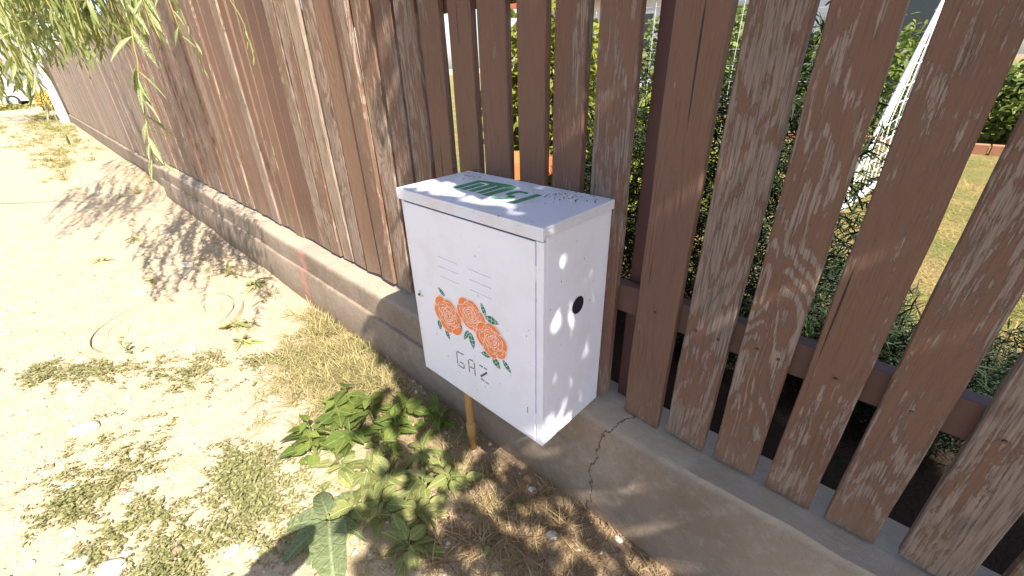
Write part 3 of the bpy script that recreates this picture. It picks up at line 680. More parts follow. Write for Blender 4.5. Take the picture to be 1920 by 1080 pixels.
# ------------------------------------------------------------------ broad leaved weeds by the pipe
M['weed'] = leaf_mat('broad_weed_leaf', (0.07, 0.125, 0.025), (0.21, 0.25, 0.06), .35, .45, attr=False)
M['weedpale'] = leaf_mat('pale_weed_leaf', (0.17, 0.205, 0.06), (0.34, 0.35, 0.14), .3, .5, attr=False)
M['burdock'] = leaf_mat('burdock_leaf', (0.13, 0.165, 0.075), (0.20, 0.235, 0.12), .3, .55, attr=False)
M['stem'] = plain('green_stem', (0.16, 0.19, 0.06), .6, .3, .3)
def leaf_mesh(name, rows, curl, fold, wav, mat, sub=1):
    V, F = leaf_proto(rows, curl, fold); r = random.Random(len(rows) * 7 + int(curl * 100))
    V = [(x + wav * r.uniform(-1, 1) * (abs(x) > .05) * .5, y, z + wav * r.uniform(-1, 1) * (abs(x) > .05)) for x, y, z in V]
    me = np_mesh(name, V, F, smooth=True); me.materials.append(mat); return me
ROW = [(0, .03), (.10, .20), (.26, .33), (.46, .34), (.66, .25), (.84, .13), (1, .01)]
wl = [leaf_mesh('leaf', ROW, c_, f_, .02, M['weed']) for c_, f_ in ((.25, .25), (.4, .15), (.1, .35))]
wp = [leaf_mesh('leaf', [(y, w * .8) for y, w in ROW], c_, f_, .02, M['weedpale']) for c_, f_ in ((.25, .25), (.4, .15), (.1, .35))]
def plant(name, x, y, n_, lmin, lmax, h, meshes, label, cat, group=None, tilt=(.1, .9), spread=.6, clear=0.0):
    zb = ground_z(x, y); p = empty(name, (x, y, zb), label, cat, group); bm = bmesh.new()
    ga = random.uniform(0, 6.28)
    for i in range(n_):
        a = ga + i * 2.39996 + random.gauss(0, .2); f = (i + .5) / n_; hh = h * (1 - f) + .012; s = random.uniform(lmin, lmax)
        s *= random.uniform(.65, 1.12); r0 = spread * s * (.15 + .9 * f) * random.uniform(.4, 1.7); a += random.gauss(0, .45); hh *= random.uniform(.6, 1.25); tip = (r0 * math.cos(a), r0 * math.sin(a), hh)
        if y + tip[1] + s * math.sin(a) > .165: a = -abs(a % math.pi); tip = (r0 * math.cos(a), r0 * math.sin(a), hh)
        tube_bm(bm, [(0, 0, -.005), (tip[0] * .4, tip[1] * .4, hh * .75), tip], [.0022, .0017, .001], 5)
        o = link('leaf', random.choice(meshes), None, p, tip); o.scale = (s, s, s); o.rotation_euler = Matrix(euler_mats(np.array([a - math.pi / 2]), np.array([random.uniform(.35, -.55) + .2 * (1 - f)]), np.array([random.gauss(0, .42)]))[0].tolist()).to_euler()
    from_bm('stem', bm, M['stem'], p); return p
plant_list = [(-.97, -.37, 7, 'outermost leafy weed on the path side of the clump', 0), (-.98, -.24, 9, 'tall leafy weed at the left of the green clump', 0), (-.90, -.12, 9, 'dark leafy weed in the box shadow, clump centre', 0), (-.80, -.02, 8, 'shaded leafy weed nearest the concrete wall', 0),
    (-.66, .07, 7, 'leafy weed in deep shade left of the yellow pipe', 0), (-.82, -.27, 9, 'bright leafy weed in the middle of the clump', 0), (-.70, -.20, 9, 'leafy weed in front of the yellow pipe, sunlit', 1), (-.56, -.10, 8, 'leafy weed just left of the yellow pipe foot', 1), (-.72, -.36, 7, 'pale leafy weed beside the white stone', 1),
    (-.55, -.26, 9, 'pale leafy weed in the dry grass below the pipe', 1), (-.44, -.18, 8, 'pale leafy weed right of the lower clump', 1), (-.46, -.34, 9, 'pale leafy weed at the lower end of the clump', 1), (-.34, -.27, 7, 'lowest pale leafy weed near the photo bottom', 1), (-.62, -.30, 8, 'pale leafy weed joining the two clumps', 1),
    (-1.06, -.16, 7, 'leafy weed in dry grass behind the tall one', 0), (-.88, -.40, 7, 'leafy weed at the near left edge of the clump', 0), (-.38, -.10, 6, 'pale leafy weed right beside the pipe', 1), (-.52, -.42, 7, 'pale leafy weed touching the burdock leaves', 1), (-.27, -.36, 6, 'pale leafy weed cut by the photo bottom edge', 1), (-.74, -.10, 8, 'leafy weed under the lower left box corner', 0),
    (-.12, .0, 5, 'tiny dark green weed in the dry grass right of the pipe', 0), (-.08, -.17, 4, 'two leaved seedling in straw at the bottom', 1)]
for x, y, n_, lb, kind_ in plant_list:
    small = x > -.2
    plant('broadleaf_weed', x, y, n_ + (0 if small else 14), .025 if small else .05, .038 if small else .095, .02 if small else (.10 if not kind_ else .05), wp if kind_ else wl, lb, 'weed', 'broad leaved weeds by the box')
# rosettes on the path
NAR = [(0, .02), (.2, .10), (.35, .07), (.5, .13), (.65, .09), (.8, .11), (1, .01)]
rl = [leaf_mesh('leaf', NAR, .3, .2, .02, M['weedpale'])]
for x, y, n_, s, lb in [(-2.80, .0, 15, .13, 'jagged dandelion rosette near the plinth with the red mark'), (-4.39, -.74, 9, .10, 'small dandelion alone on the far left path'), (-3.53, -.52, 8, .09, 'flat dandelion behind the manhole cover'), (-4.81, -.45, 10, .11, 'dandelion under the willow shadow tip'), (-2.30, -.29, 14, .11, 'bushy rosette at the right edge of the manhole cover'), (-2.06, -.32, 12, .10, 'pale rosette on the near side of the manhole cover')]:
    plant('dandelion', x, y, n_, s * .7, s, .035, rl, lb, 'weed', 'rosettes on the dirt path', spread=.25)
sp = empty('weed_sprig', (-2.40, -.80, 0), 'thin upright weed sprig left of the manhole cover', 'weed')
tube('stem', [(0, 0, 0), (-.03, -.02, .06), (-.05, -.02, .12)], [.003, .0025, .001], M['stem'], sp, 5)
for i in range(9):
    o = link('leaf', random.choice(wp), None, sp, (-.05 * i / 9, -.02 * i / 9, .012 * i + .01)); o.scale = (.035,) * 3; o.rotation_euler = (random.uniform(-.3, .4), random.gauss(0, .3), i * 2.4)
# burdock
BROW = [(0, .10), (.06, .24), (.18, .34), (.34, .37), (.52, .33), (.70, .24), (.86, .13), (1, .01)]
bl = leaf_mesh('leaf', BROW, .35, .18, .03, M['burdock']); bl2 = leaf_mesh('leaf', [(y, w * .60) for y, w in BROW], .55, .45, .05, M['burdock'])
bd = empty('burdock', (-.53, -.50, ground_z(-.53, -.50)), 'burdock with big floppy grey green leaves at the bottom of the photo', 'weed')
bm = bmesh.new()
for a, s, z, me_, pt in [(172, .15, .06, bl2, .15), (268, .17, .05, bl2, .05), (298, .15, .04, bl2, -.05), (338, .27, .07, bl2, .3), (222, .19, .04, bl2, .1), (25, .12, .05, bl2, .2), (120, .12, .05, bl2, .2)]:
    a = math.radians(a); r0 = .02; o = link('leaf', me_, None, bd, (r0 * math.cos(a), r0 * math.sin(a), z)); o.scale = (s,) * 3
    o.rotation_euler = Matrix(euler_mats(np.array([a - math.pi / 2]), np.array([pt]), np.array([random.gauss(0, .15)]))[0].tolist()).to_euler(); tube_bm(bm, [(0, 0, -.01), (r0 * math.cos(a), r0 * math.sin(a), z)], [.004, .003], 6)
from_bm('stem', bm, M['stem'], bd)
tb = empty('burdock', (.32, -1.0, 0), 'tall burdock beside the path whose leaves shade the photo bottom', 'weed')
tube('stem', [(0, 0, -.02), (-.01, .01, .4), (-.03, .02, .95)], [.012, .009, .004], M['stem'], tb, 8)
for px, py, pz, a, s in [(-.04, .10, .84, 165, .27), (-.06, .06, .80, 185, .25), (-.05, .14, .90, 150, .20), (-.10, .0, .70, 200, .22), (.02, .05, .86, 30, .22), (0, -.03, .7, 280, .2)]:
    tube('petiole', [(-.02, .01, pz - .12), (px, py, pz)], [.005, .003], M['stem'], tb, 6)
    o = link('leaf', bl, None, tb, (px, py, pz)); o.scale = (s,) * 3; o.rotation_euler = (random.uniform(-.15, .1), random.gauss(0, .1), math.radians(a - 90))

# ------------------------------------------------------------------ willow: crown above the frame, strands hanging into it
M['willow'] = leaf_mat('willow_leaf', (0.12, 0.17, 0.05), (0.34, 0.37, 0.16), .45, .4)
M['willowh'] = leaf_mat('willow_strand_leaf', (0.14, 0.19, 0.06), (0.38, 0.40, 0.22), .35, .35, attr=False)
M['bark'] = plain('grey_bark', (0.13, 0.10, 0.075), .9, .2, .35, 18, 0, .8)
M['twig'] = plain('yellow_green_twig', (0.27, 0.25, 0.09), .6, .3, .2)
wt = empty('willow_tree', (-7.0, -4.6, 0), 'weeping willow whose leafy strands hang in at the upper left', 'tree')
wo = Vector((-7.0, -4.6, 0)); lv = lambda x, y, z: (x - wo.x, y - wo.y, z)
tube('trunk', [lv(-7.0, -4.6, -.1), lv(-6.95, -4.5, .8), lv(-6.9, -4.3, 1.9), lv(-6.8, -4.1, 2.7)], [.24, .19, .17, .14], M['bark'], wt, 12)
limbs = [[(-6.8, -4.1, 2.6), (-5.4, -3.0, 3.6), (-3.8, -1.8, 4.1), (-2.0, -.7, 3.7)], [(-6.8, -4.1, 2.7), (-7.6, -4.6, 3.8), (-8.2, -5.2, 4.3)]]
for Lm in limbs: tube('limb', [lv(*q) for q in Lm], [.07, .022, .010, .005][:len(Lm)], M['bark'], wt, 8)
def strand_pts(x, y, z0, z1, sway=.05):
    n_ = max(4, int((z0 - z1) / .12)); a = random.uniform(0, 6.28); pts = []
    for i in range(n_ + 1):
        f = i / n_; pts.append((x + sway * math.cos(a) * (1 - f) ** 2 * 2 + random.gauss(0, .006), y + sway * math.sin(a) * (1 - f) ** 2 * 2 + random.gauss(0, .006), z0 + (z1 - z0) * f))
    return pts
tw = bmesh.new(); LP, LY, LPi, LS = [], [], [], []
def leaves_on(pts, dens=.020, s0=.055, s1=.09):
    for p0, p1 in zip(pts, pts[1:]):
        k_ = max(1, int((Vector(p1) - Vector(p0)).length / dens))
        for j in range(k_):
            f = j / k_; LP.append(tuple(np.array(p0) * (1 - f) + np.array(p1) * f)); LY.append(random.uniform(0, 6.28)); LPi.append(random.gauss(-.95, .3)); LS.append(random.uniform(s0, s1))
strands = []
for i in range(58):      # curtain seen at the upper left
    x = random.uniform(-3.6, -1.75); y = random.uniform(-.92, -.40) ; strands.append((x, y, random.uniform(2.0, 2.7), (1.36 if y < -.62 else 1.50) + abs(random.gauss(0, .10))))
for i in range(40):
    x = random.uniform(-2.6, -1.6); y = random.uniform(-.50, -.24); strands.append((x, y, random.uniform(2.0, 2.6), 1.56 + abs(random.gauss(0, .06))))
for i in range(60):      # rest of the crown, above and outside the frame
    x = random.uniform(-5.4, -3.2); y = random.uniform(-1.6, -.9); strands.append((x, y, random.uniform(3.0, 4.0), random.uniform(2.0, 2.8)))
for i in range(40): 
    x = random.uniform(-5.4, -3.4); y = random.uniform(-1.4, -.5); strands.append((x, y, random.uniform(3.2, 4.1), random.uniform(2.35, 2.9)))
for i in range(34): strands.append((random.uniform(-3.4, -2.2), random.uniform(-.62, -.30), random.uniform(2.0, 2.5), 1.47 + abs(random.gauss(0, .12))))
for i in range(48): strands.append((random.uniform(-3.2, -2.3), random.uniform(-.75, -.1), random.uniform(3.5, 4.1), random.uniform(2.45, 2.9)))
for i in range(40): strands.append((random.uniform(-7.2, -5.4), random.uniform(-.9, -.1), random.uniform(3.4, 4.1), random.uniform(2.6, 3.0)))
for x, y, z0, z1 in strands:
    P = strand_pts(x, y, z0, z1); tube_bm(tw, [lv(*q) for q in P], .0022, 4, False); leaves_on(P)
from_bm('twigs', tw, M['twig'], wt)['kind'] = 'stuff'
LPn = np.array(LP) - np.array([wo.x, wo.y, 0]); n2 = len(LPn)
V_, F_, t_ = scatter(*WILLOW, LPn, euler_mats(np.array(LY), np.array(LPi), rng.uniform(-.8, .8, n2)), np.array(LS), rng.random(n2))
o = link('crown', np_mesh('crown', V_, F_, t_), M['willow'], wt); o['kind'] = 'stuff'
# the strands one can follow leaf by leaf
wlm = []
for c_ in (.15, .4):
    V0, F0 = leaf_proto([(0, .006), (.12, .045), (.35, .085), (.62, .075), (.85, .035), (1, .004)], c_, .3); me = np_mesh('leaf', V0, F0, smooth=True); me.materials.append(M['willowh']); wlm.append(me)
hero = [((-1.16, -.43, 2.75), (-1.16, -.43, 1.61), (-1.17, -.47, 1.38), (-1.175, -.505, 1.20), .075, .115), ((-1.16, -.385, 2.7), (-1.16, -.39, 1.70), (-1.16, -.39, 1.60), (-1.155, -.38, 1.515), .065, .10), ((-1.18, -.31, 2.6), (-1.16, -.335, 1.75), (-1.15, -.33, 1.62), (-1.15, -.325, 1.53), .06, .09),
        ((-1.9, .0, 2.6), (-1.87, .06, 1.75), (-1.85, .09, 1.62), (-1.86, .10, 1.47), .04, .06), ((-1.95, -.16, 2.6), (-1.92, -.13, 1.7), (-1.91, -.11, 1.55), (-1.92, -.10, 1.40), .035, .055), ((-1.98, -.48, 2.6), (-1.98, -.47, 1.8), (-1.98, -.49, 1.6), (-2.0, -.5, 1.42), .05, .08), ((-1.6, -.66, 2.6), (-1.6, -.66, 1.8), (-1.61, -.67, 1.5), (-1.6, -.665, 1.22), .05, .075)]
for a0, a1, a2, a3, s0, s1 in hero:
    ctrl = [Vector(q) for q in (a0, a1, a2, a3)]; pts = []
    for u, v in zip(ctrl, ctrl[1:]):
        k_ = max(2, int((v - u).length / .02))
        for j in range(k_): pts.append(u.lerp(v, j / k_) + Vector((random.gauss(0, .002), random.gauss(0, .002), 0)))
    pts.append(ctrl[-1])
    br = from_bm('strand', tube_bm(bmesh.new(), [lv(*q) for q in pts[::2] + [pts[-1]]], .0018, 5), M['twig'], wt, True)
    for i, q in enumerate(pts):
        if q.z > 1.95 and i % 2: continue
        if random.random() < .12: continue
        if s0 > .06 and q.z < 1.95 and random.random() < .7:
            o = link('leaf', random.choice(wlm), None, br, lv(*q)); o.scale = (random.uniform(s0, s1) * .8,) * 3; o.rotation_euler = Matrix(euler_mats(np.array([i * 2.4 + 3.0]), np.array([random.gauss(-1.0, .25)]), np.array([random.gauss(0, .5)]))[0].tolist()).to_euler()
        o = link('leaf', random.choice(wlm), None, br, lv(*q)); s = random.uniform(s0, s1) * (1 if q.z > a3[2] + .1 else .65); o.scale = (s,) * 3
        o.rotation_euler = Matrix(euler_mats(np.array([i * 2.4 + random.gauss(0, .5)]), np.array([random.gauss(-.9, .3)]), np.array([random.gauss(0, .5)]))[0].tolist()).to_euler()

# ------------------------------------------------------------------ walnut tree over the street to the right: it throws the dappled shade
M['walnut'] = leaf_mat('walnut_leaf', (0.05, 0.10, 0.02), (0.12, 0.18, 0.04), .25, .45)
wn_ = empty('walnut_tree', (5.6, -.95, 0), 'walnut tree beside the street shading the right half of the fence', 'tree'); no = Vector((5.6, -.95, 0)); nv = lambda v: (v[0] - no.x, v[1] - no.y, v[2])
tube('trunk', [nv((5.6, -.95, -.1)), nv((5.55, -.92, 1.2)), nv((5.4, -.9, 2.5))], [.22, .17, .14], M['bark'], wn_, 12)
CP = []; CS = []
lx_, ly_, lz_ = L
def shade_pts(n_, fn):
    for _ in range(n_):
        q = fn(); tt = random.uniform(2.3, 4.2); CP.append((q[0] + lx_ * tt, q[1] + ly_ * tt, q[2] + lz_ * tt)); CS.append(random.uniform(.07, .13))
def on_fence():
    z = random.uniform(.3, 2.6); x = random.uniform(-1.0, 2.6); return (x, .30, z)
def on_box(): return (random.uniform(-.62, .05), random.uniform(-.02, .3), random.uniform(.35, 1.12))
def on_face(): return (random.uniform(-.62, -.05), -.01, random.uniform(.38, 1.10))
def on_plinth(): return (random.uniform(-.72, 1.6), random.uniform(.17, .30), random.uniform(.1, .40))
def strip(): f = random.random(); return (-.58 + .36 * f + random.gauss(0, .02), -.33 - .12 * f + random.gauss(0, .03), 0.02)
def on_ground(): return (random.uniform(-.36, 1.5), random.uniform(-.55, .2), random.uniform(0, .1))
def verge(): return (random.triangular(-1.0, -.4, -.45), random.uniform(-.25, .2), random.uniform(0, .3))
shade_pts(2300, on_fence); shade_pts(720, on_ground); shade_pts(300, on_face); shade_pts(380, on_plinth); shade_pts(60, verge); shade_pts(34, strip)
CPn = np.array(CP); n2 = len(CPn)
V_, F_, t_ = scatter(*OVATE, CPn - np.array([no.x, no.y, 0]), euler_mats(rng.uniform(0, 6.28, n2), rng.normal(-.5, .45, n2), rng.normal(0, .5, n2)), np.array(CS), rng.random(n2))
o = link('crown', np_mesh('crown', V_, F_, t_), M['walnut'], wn_); o['kind'] = 'stuff'
bt = bmesh.new()
cents = CPn[rng.choice(n2, 40, replace=False)]
for c_ in cents:
    mid = (np.array([5.4, -.9, 2.5]) * .45 + c_ * .55) + np.array([0, 0, .25]); tube_bm(bt, [nv((5.4, -.9, 2.5)), nv(mid), nv(c_)], [.03, .010, .002], 5, False)
from_bm('branches', bt, M['bark'], wn_)

# ------------------------------------------------------------------ garden behind the fence
def foliage(name, c, r, n_, size, mat, label, cat='shrub', proto=OVATE, pitch=(-.2, .6), trunk=None, group=None, zmin=None, core=.35):
    root = empty(name, (c[0], c[1], (zmin if zmin is not None else c[2] - r[2])), label, cat, group); z0 = root.location.z
    u = rng.normal(0, 1, (n_, 3)); u /= np.linalg.norm(u, axis=1)[:, None]; rad = core + (1 - core) * rng.random(n_) ** .6
    lump = 1 + .28 * np.array([mnoise.noise(Vector((float(a[0]) * 1.7 + c[0] * 3.1, float(a[1]) * 1.7 + c[1], float(a[2]) * 1.7))) for a in u])
    P = u * (rad * lump)[:, None] * np.array(r) + np.array([0, 0, c[2] - z0]); P = P[P[:, 2] > .02]; n3 = len(P)
    V_, F_, t_ = scatter(*proto, P, euler_mats(rng.uniform(0, 6.28, n3), rng.normal(pitch[0], pitch[1], n3), rng.normal(0, .6, n3)), rng.uniform(size * .6, size * 1.4, n3), rng.random(n3))
    o = link('crown', np_mesh('crown', V_, F_, t_), mat, root); o['kind'] = 'stuff'
    tube('trunk', trunk or [(0, 0, -.05), (.01, .02, (c[2] - z0) * .6), (0, 0, c[2] - z0 + r[2] * .3)], [r[0] * .08 + .008, r[0] * .05 + .006, .004], M['bark'], root, 7)
    return root
M['conifer'] = leaf_mat('dark_conifer', (0.007, 0.015, 0.008), (0.024, 0.042, 0.015), .12, .7)
M['limebush'] = leaf_mat('lime_bush', (0.10, 0.13, 0.02), (0.33, 0.34, 0.06), .4, .5)
M['ochrebush'] = leaf_mat('ochre_shrub', (0.42, 0.27, 0.06), (0.60, 0.46, 0.14), .35, .6)
M['midbush'] = leaf_mat('garden_shrub', (0.06, 0.10, 0.025), (0.19, 0.23, 0.06), .3, .5)
NEED = leaf_proto([(0, .03), (.5, .05), (1, .01)], .1, .2)
foliage('juniper', (.16, .95, .85), (.40, .24, .66), 14000, .055, M['conifer'], 'dark juniper close behind the planks right of the post', proto=NEED, pitch=(.3, .5), zmin=.29)
foliage('juniper', (-.42, 1.05, .85), (.24, .22, .58), 6000, .055, M['conifer'], 'dark juniper behind the box', proto=NEED, pitch=(.3, .5), zmin=.29)
foliage('juniper', (.78, .95, .47), (.26, .2, .22), 4500, .05, M['conifer'], 'low dark juniper behind the right hand planks', proto=NEED, pitch=(.3, .5), zmin=.29)
foliage('juniper', (.48, 1.25, .46), (.30, .35, .26), 5000, .05, M['conifer'], 'spreading juniper under the gap in front of the goal', proto=NEED, pitch=(.3, .5), zmin=.29)
foliage('juniper', (1.25, 1.3, .45), (.36, .35, .26), 4500, .05, M['conifer'], 'spreading juniper behind the rightmost planks', proto=NEED, pitch=(.3, .5), zmin=.29)
foliage('lime_shrub', (-1.7, 2.1, 1.1), (.62, .5, .75), 5200, .07, M['limebush'], 'bright lime green shrub in the gap above the box', zmin=.29)
foliage('lime_shrub', (-.75, 2.0, .75), (.42, .4, .5), 3200, .06, M['limebush'], 'lower lime green shrub behind the fence right of the box top', zmin=.29)
foliage('garden_shrub', (-.8, 8.2, 1.0), (1.3, .9, .9), 5000, .10, M['midbush'], 'rounded green shrub far across the lawn behind the goal', zmin=.29)
foliage('garden_shrub', (1.35, 8.6, .8), (.65, .6, .55), 3000, .09, M['midbush'], 'green flower bush far right across the lawn', zmin=.29)
foliage('garden_shrub', (-3.2, 8.5, 1.3), (1.4, 1.0, 1.2), 4500, .11, M['midbush'], 'tall green shrub by the pale garden house', zmin=.29)
# red flower
fl = empty('red_flower', (1.50, 8.05, .29), 'single red flower by the green bush across the lawn', 'flower'); tube('stem', [(0, 0, 0), (0, .02, .55)], [.008, .005], M['stem'], fl, 5)
bm = bmesh.new()
for i in range(14):
    a = i * 2.4; r_ = .02 + .05 * i / 14; pts_ = [(r_ * math.cos(a + da) * f, r_ * math.sin(a + da) * f - .02, .58 + .05 * (1 - i / 14) + h_) for da, f, h_ in ((-.5, .5, 0), (-.4, 1.2, .03), (.4, 1.2, .03), (.5, .5, 0))]
    bm.faces.new([bm.verts.new(q) for q in pts_])
from_bm('bloom', bm, plain('red_petal', (.70, .05, .03), .5, .3), fl)
# terracotta pot behind the box
pt = empty('terracotta_pot', (-.93, .93, .29), 'orange terracotta pot glimpsed behind the planks above the box', 'pot')
M['terra'] = plain('terracotta', (.62, .17, .06), .8, .2, .15)
bm = bmesh.new(); prof_ = [(.10, 0), (.145, .62), (.165, .64), (.165, .72), (.15, .72), (.14, .60)]
N = 24; R_ = [[bm.verts.new((r_ * math.cos(6.2832 * i / N), r_ * math.sin(6.2832 * i / N), z)) for i in range(N)] for r_, z in prof_]
for a, b in zip(R_, R_[1:]):
    for i in range(N): bm.faces.new((a[i], a[(i + 1) % N], b[(i + 1) % N], b[i]))
bm.faces.new(R_[0][::-1]); bm.faces.new(R_[-1]); from_bm('pot_wall', bm, M['terra'], pt)
# football goal
M['goalw'] = plain('white_goal_paint', (.80, .80, .80), .4, .4, .04)
go = empty('football_goal', (.29, 4.80, .29), 'small white football goal with net standing on the lawn', 'goal')
gl = lambda x, y, z: (x - .29, y - 4.80, z - .29)
gw = plain('white_net_cord', (.78, .78, .76), .8, .2)
# side frame toward the fence: post, rounded foot, ground bar running to the camera side, slanting stay
tube('goal_post', [gl(.30, 4.86, 2.0), gl(.29, 4.86, 1.2), gl(.29, 4.85, .45), gl(.29, 4.80, .36), gl(.285, 4.70, .33), gl(.24, 4.1, .33), gl(.19, 3.5, .33), gl(.18, 3.4, .36)], .024, M['goalw'], go, 10)
tube('crossbar', [gl(.30, 4.86, 2.0), gl(-.6, 5.1, 2.0), gl(-1.9, 5.5, 2.0)], .030, M['goalw'], go, 10)
tube('goal_post', [gl(-1.9, 5.5, 2.0), gl(-1.9, 5.5, .4), gl(-1.92, 5.4, .33), gl(-2.05, 4.0, .33)], .030, M['goalw'], go, 10)
tube('stay', [gl(.18, 3.4, .36), gl(.24, 4.2, 1.25), gl(.30, 4.86, 2.0)], .018, M['goalw'], go, 8)
nb = bmesh.new()
A = np.array((.18, 3.4, .34)); Bq = np.array((.29, 4.84, .34)); Cq = np.array((.30, 4.86, 1.95))
for i in range(1, 9):
    f = i / 9; p0 = A * (1 - f) + Bq * f; p1 = A * (1 - f) + Cq * f
    tube_bm(nb, [gl(*p0), gl(*((p0 + p1) / 2 + np.array([-.05, -.02, -.04]) + rng.normal(0, .015, 3))), gl(*p1)], .0055, 4, False)
for i in range(1, 11):
    f = i / 11; p0 = Bq * (1 - f) + Cq * f; p1 = A * (1 - f) + Cq * f
    tube_bm(nb, [gl(*p0), gl(*((p0 + p1) / 2 + np.array([-.05, 0, -.06]) + rng.normal(0, .015, 3))), gl(*p1)], .0055, 4, False)
from_bm('net', nb, gw, go)
# light wire mesh fence in the garden
wf = empty('wire_mesh_fence', (-.15, 2.6, .29), 'thin wire mesh stretched between stakes behind the juniper', 'fence')
wm = plain('galvanised_wire', (.62, .62, .62), .4, .5, .05, 20, .5)
bm = bmesh.new()
for i in range(20): tube_bm(bm, [(-1.6 + i * .1, 0, 0), (-1.6 + i * .1 + .01, 0, 1.5)], .0016, 4, False)
for j in range(16): tube_bm(bm, [(-1.65, 0, .05 + j * .095), (-.4, .01, .05 + j * .095), (.32, 0, .05 + j * .095)], .0016, 4, False)
from_bm('mesh', bm, wm, wf)
for xx in (-1.63, -.66, .31): tube('stake', [(xx, .02, -.1), (xx, .02, 1.6)], .016, M['rail'], wf, 8)
# low brick edging and a path across the lawn
bk = plain('red_brick', (.36, .17, .10), .9, .2, .25, 12)
be = empty('brick_edging', (0.6, 7.3, .29), 'low row of bricks edging the far side of the lawn', 'edging')
bme = bm_box(bmesh.new(), -.12, .12, -.06, .06, -.05, .12, .006); bmm = bpy.data.meshes.new('brick'); bme.to_mesh(bmm); bme.free(); bmm.materials.append(bk)
for i in range(16): o = link('brick', bmm, None, be, (-2.2 + i * .255, random.gauss(0, .01), random.gauss(0, .006))); o.rotation_euler.z = random.gauss(0, .03)
# garden house
M['wallw'] = plain('pale_blue_render', (.66, .69, .74), .85, .2, .06, 3)
M['roof'] = plain('red_roof_tile', (.40, .13, .08), .8, .2, .2, 6)
M['glass'] = plain('window_glass', (.05, .06, .08), .08, .6, .1)
def house(loc, w, d, h, rz, label, wallmat):
    r = empty('house', loc, label, 'house', None, rz)
    box('wall', -w / 2, w / 2, 0, d, -.3, h, wallmat, r, .02)
    bm = bmesh.new(); o_ = .5; p = [(-w / 2 - o_, -o_, h - .1), (w / 2 + o_, -o_, h - .1), (w / 2 + o_, d / 2, h + d * .32), (-w / 2 - o_, d / 2, h + d * .32), (w / 2 + o_, d + o_, h - .1), (-w / 2 - o_, d + o_, h - .1)]
    v = [bm.verts.new(q) for q in p]; bm.faces.new((v[0], v[1], v[2], v[3])); bm.faces.new((v[3], v[2], v[4], v[5]))
    bmesh.ops.solidify(bm, geom=bm.faces, thickness=.15); from_bm('roof', bm, M['roof'], r)
    bm = bmesh.new(); 
    for sx in (-1, 1): bm.faces.new([bm.verts.new((sx * (w / 2 - .002), yy, zz)) for yy, zz in ((0, h), (d, h), (d / 2, h + d * .30))])
    from_bm('gable', bm, wallmat, r)
    for i in range(max(2, int(w / 3))):
        cx = -w / 2 + (i + .5) * w / max(2, int(w / 3)); wd = box('window', cx - .6, cx + .6, -.05, .04, h * .38, h * .82, M['goalw'], r, .01); box('pane', cx - .52, cx + .52, -.056, -.051, h * .38 + .08, h * .82 - .08, M['glass'], wd)
    return r
house((-5.5, 13.0, .29), 13, 7, 3.0, 0, 'pale rendered garden house beyond the lawn', M['wallw'])

# ------------------------------------------------------------------ far end of the street
foliage('ochre_shrub', (-26.5, 1.35, 1.0), (1.5, .9, 1.05), 5200, .13, M['ochrebush'], 'dry ochre shrub at the far end of the grey fence', zmin=0)
foliage('ochre_shrub', (-33, .3, .45), (.9, .55, .5), 1800, .13, M['ochrebush'], 'low yellow shrub between the car and the white trunk', zmin=0)
foliage('street_shrub', (-36.5, -2.6, .12), (1.0, 2.2, .22), 2600, .12, M['greengrass'], 'low green verge bush in front of the parked car', zmin=0)
lt = empty('whitewashed_tree', (-22.4, .12, 0), 'slim street tree with a whitewashed trunk by the far fence', 'tree')
lime = plain('lime_wash', (.82, .81, .78), .9, .2, .06, 8, 0, .4)
tr = tube('trunk', [(0, 0, -.1), (.02, -.01, .3), (.0, .0, 1.0), (.03, -.02, 1.9), (.0, .05, 2.6)], [.19, .135, .125, .12, .10], lime, lt, 12)
tube('limb', [(.02, -.02, 1.55), (.05, -.45, 2.3), (.1, -.8, 3.2)], [.08, .06, .03], lime, lt, 8); tube('limb', [(.0, .05, 2.5), (.0, .4, 3.4), (0, .5, 4.2)], [.09, .06, .03], M['bark'], lt, 8)
P = rng.normal(0, 1, (7000, 3)) * np.array([1.1, 1.1, .7]) + np.array([0, -.1, 4.6]); n3 = len(P)
V_, F_, t_ = scatter(*OVATE, P, euler_mats(rng.uniform(0, 6.28, n3), rng.normal(-.3, .6, n3), rng.normal(0, .6, n3)), rng.uniform(.08, .16, n3), rng.random(n3)); o = link('crown', np_mesh('crown', V_, F_, t_), M['midbush'], lt); o['kind'] = 'stuff'
house((-78, -9, 0), 16, 9, 3.4, math.radians(100), 'white house with red roof at the end of the street', plain('white_render', (.80, .79, .76), .9, .2, .05, 3))
# parked car
car = empty('parked_car', (-41.5, -2.15, 0), 'silver car parked across the far end of the path', 'car', None, math.radians(78))
silver = plain('silver_car_paint', (.62, .64, .68), .25, .6, .03, 3, .35); dark = plain('tyre_rubber', (.025, .025, .027), .8, .2)
side = [(-2.1, .32), (-2.12, .62), (-1.95, .84), (-1.05, .96), (-.45, 1.42), (.75, 1.46), (1.55, 1.02), (2.02, .92), (2.1, .55), (2.05, .30)]
bm = bmesh.new(); rowsc = []
for yy, k_ in ((-.86, .93), (-.80, 1), (.80, 1), (.86, .93)):
    rowsc.append([bm.verts.new((x_ * (1 if k_ == 1 else .985), yy * (1 if z_ < 1.0 else .80), z_ * (1 if k_ == 1 else .985))) for x_, z_ in side])
for a, b in zip(rowsc, rowsc[1:]):
    for i in range(len(side)): j = (i + 1) % len(side); bm.faces.new((a[i], a[j], b[j], b[i]))
bm.faces.new(rowsc[0]); bm.faces.new(rowsc[-1][::-1]); bmesh.ops.recalc_face_normals(bm, faces=bm.faces); from_bm('body', bm, silver, car)
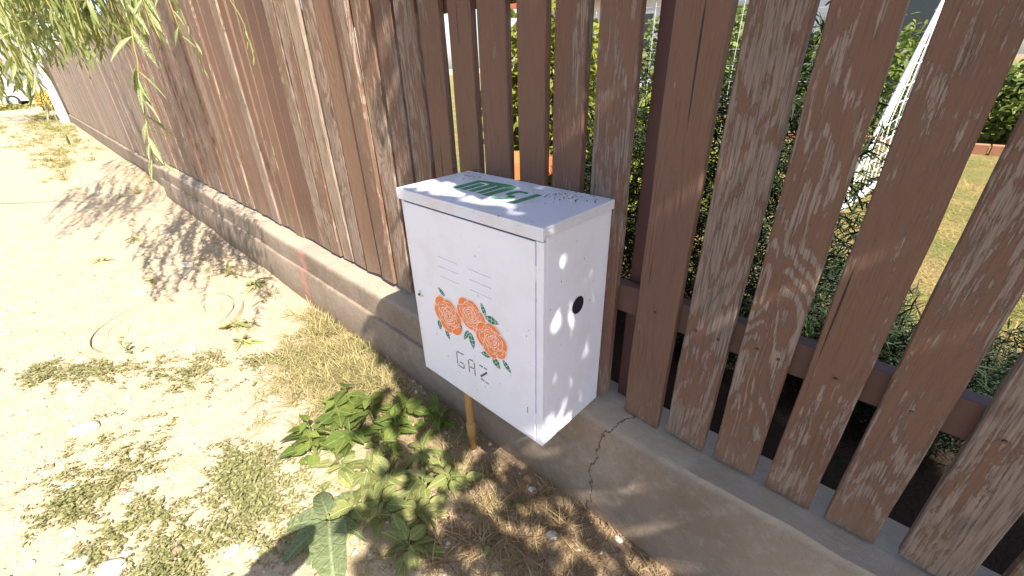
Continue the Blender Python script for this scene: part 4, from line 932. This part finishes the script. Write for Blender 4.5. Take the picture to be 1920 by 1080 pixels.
for s in (-1, 1):
    for q in ([(-.95, .99), (-.42, 1.36), (.12, 1.39), (.12, 1.0)], [(.2, 1.0), (.2, 1.39), (.72, 1.40), (1.38, 1.03)]):
        bm = bmesh.new(); bm.faces.new([bm.verts.new((x_, s * (.872 - max(0, (z_ - 1.0)) * .42), z_)) for x_, z_ in q]); from_bm('window', bm, M['glass'], car)
    for xw in (-1.3, 1.3):
        w_ = tube('wheel', [(xw, s * .66, .32), (xw, s * .68, .32), (xw, s * .86, .32), (xw, s * .88, .32)], [.27, .32, .32, .27], dark, car, 20); tube('rim', [(xw, s * .86, .32), (xw, s * .89, .32)], [.20, .19], silver, w_, 16)
bm = bmesh.new(); bm.faces.new([bm.verts.new(q) for q in ((-1.02, -.70, 1.0), (-1.02, .70, 1.0), (-.49, .62, 1.41), (-.49, -.62, 1.41))]); bmesh.ops.translate(bm, verts=bm.verts, vec=(-.02, 0, .01)); from_bm('windscreen', bm, M['glass'], car)
for s in (-1, 1): box('headlight', -2.13, -2.06, s * .58 - .17, s * .58 + .17, .66, .78, M['goalw'], car, .01)
# concrete apron in front of the grey fence, half in willow shade
bm = bmesh.new(); NR, NA = 7, 48; rr = []
for i in range(1, NR + 1):
    f = i / NR; ringv = []
    for j in range(NA):
        a_ = 6.2832 * j / NA; w_ = 1 + .16 * mnoise.noise(Vector((math.cos(a_) * 1.5, math.sin(a_) * 1.5, 4)))
        x_ = -9.3 + 1.9 * f * w_ * math.cos(a_); y_ = min(.24, -.12 + .62 * f * w_ * math.sin(a_)); ringv.append(bm.verts.new((x_, y_, .095 * (1 - f ** 3) - .03 * (f == 1) + .012 * mnoise.noise(Vector((x_ * 3, y_ * 3, 1))))))
    rr.append(ringv)
bm.faces.new(rr[0])
for a_, b_ in zip(rr, rr[1:]):
    for j in range(NA): bm.faces.new((a_[j], a_[(j + 1) % NA], b_[(j + 1) % NA], b_[j]))
bmesh.ops.recalc_face_normals(bm, faces=bm.faces)
tag(from_bm('driveway_apron', bm, M['dusty'], None, True), 'rough concrete apron before the grey fence', 'apron', kind='structure')
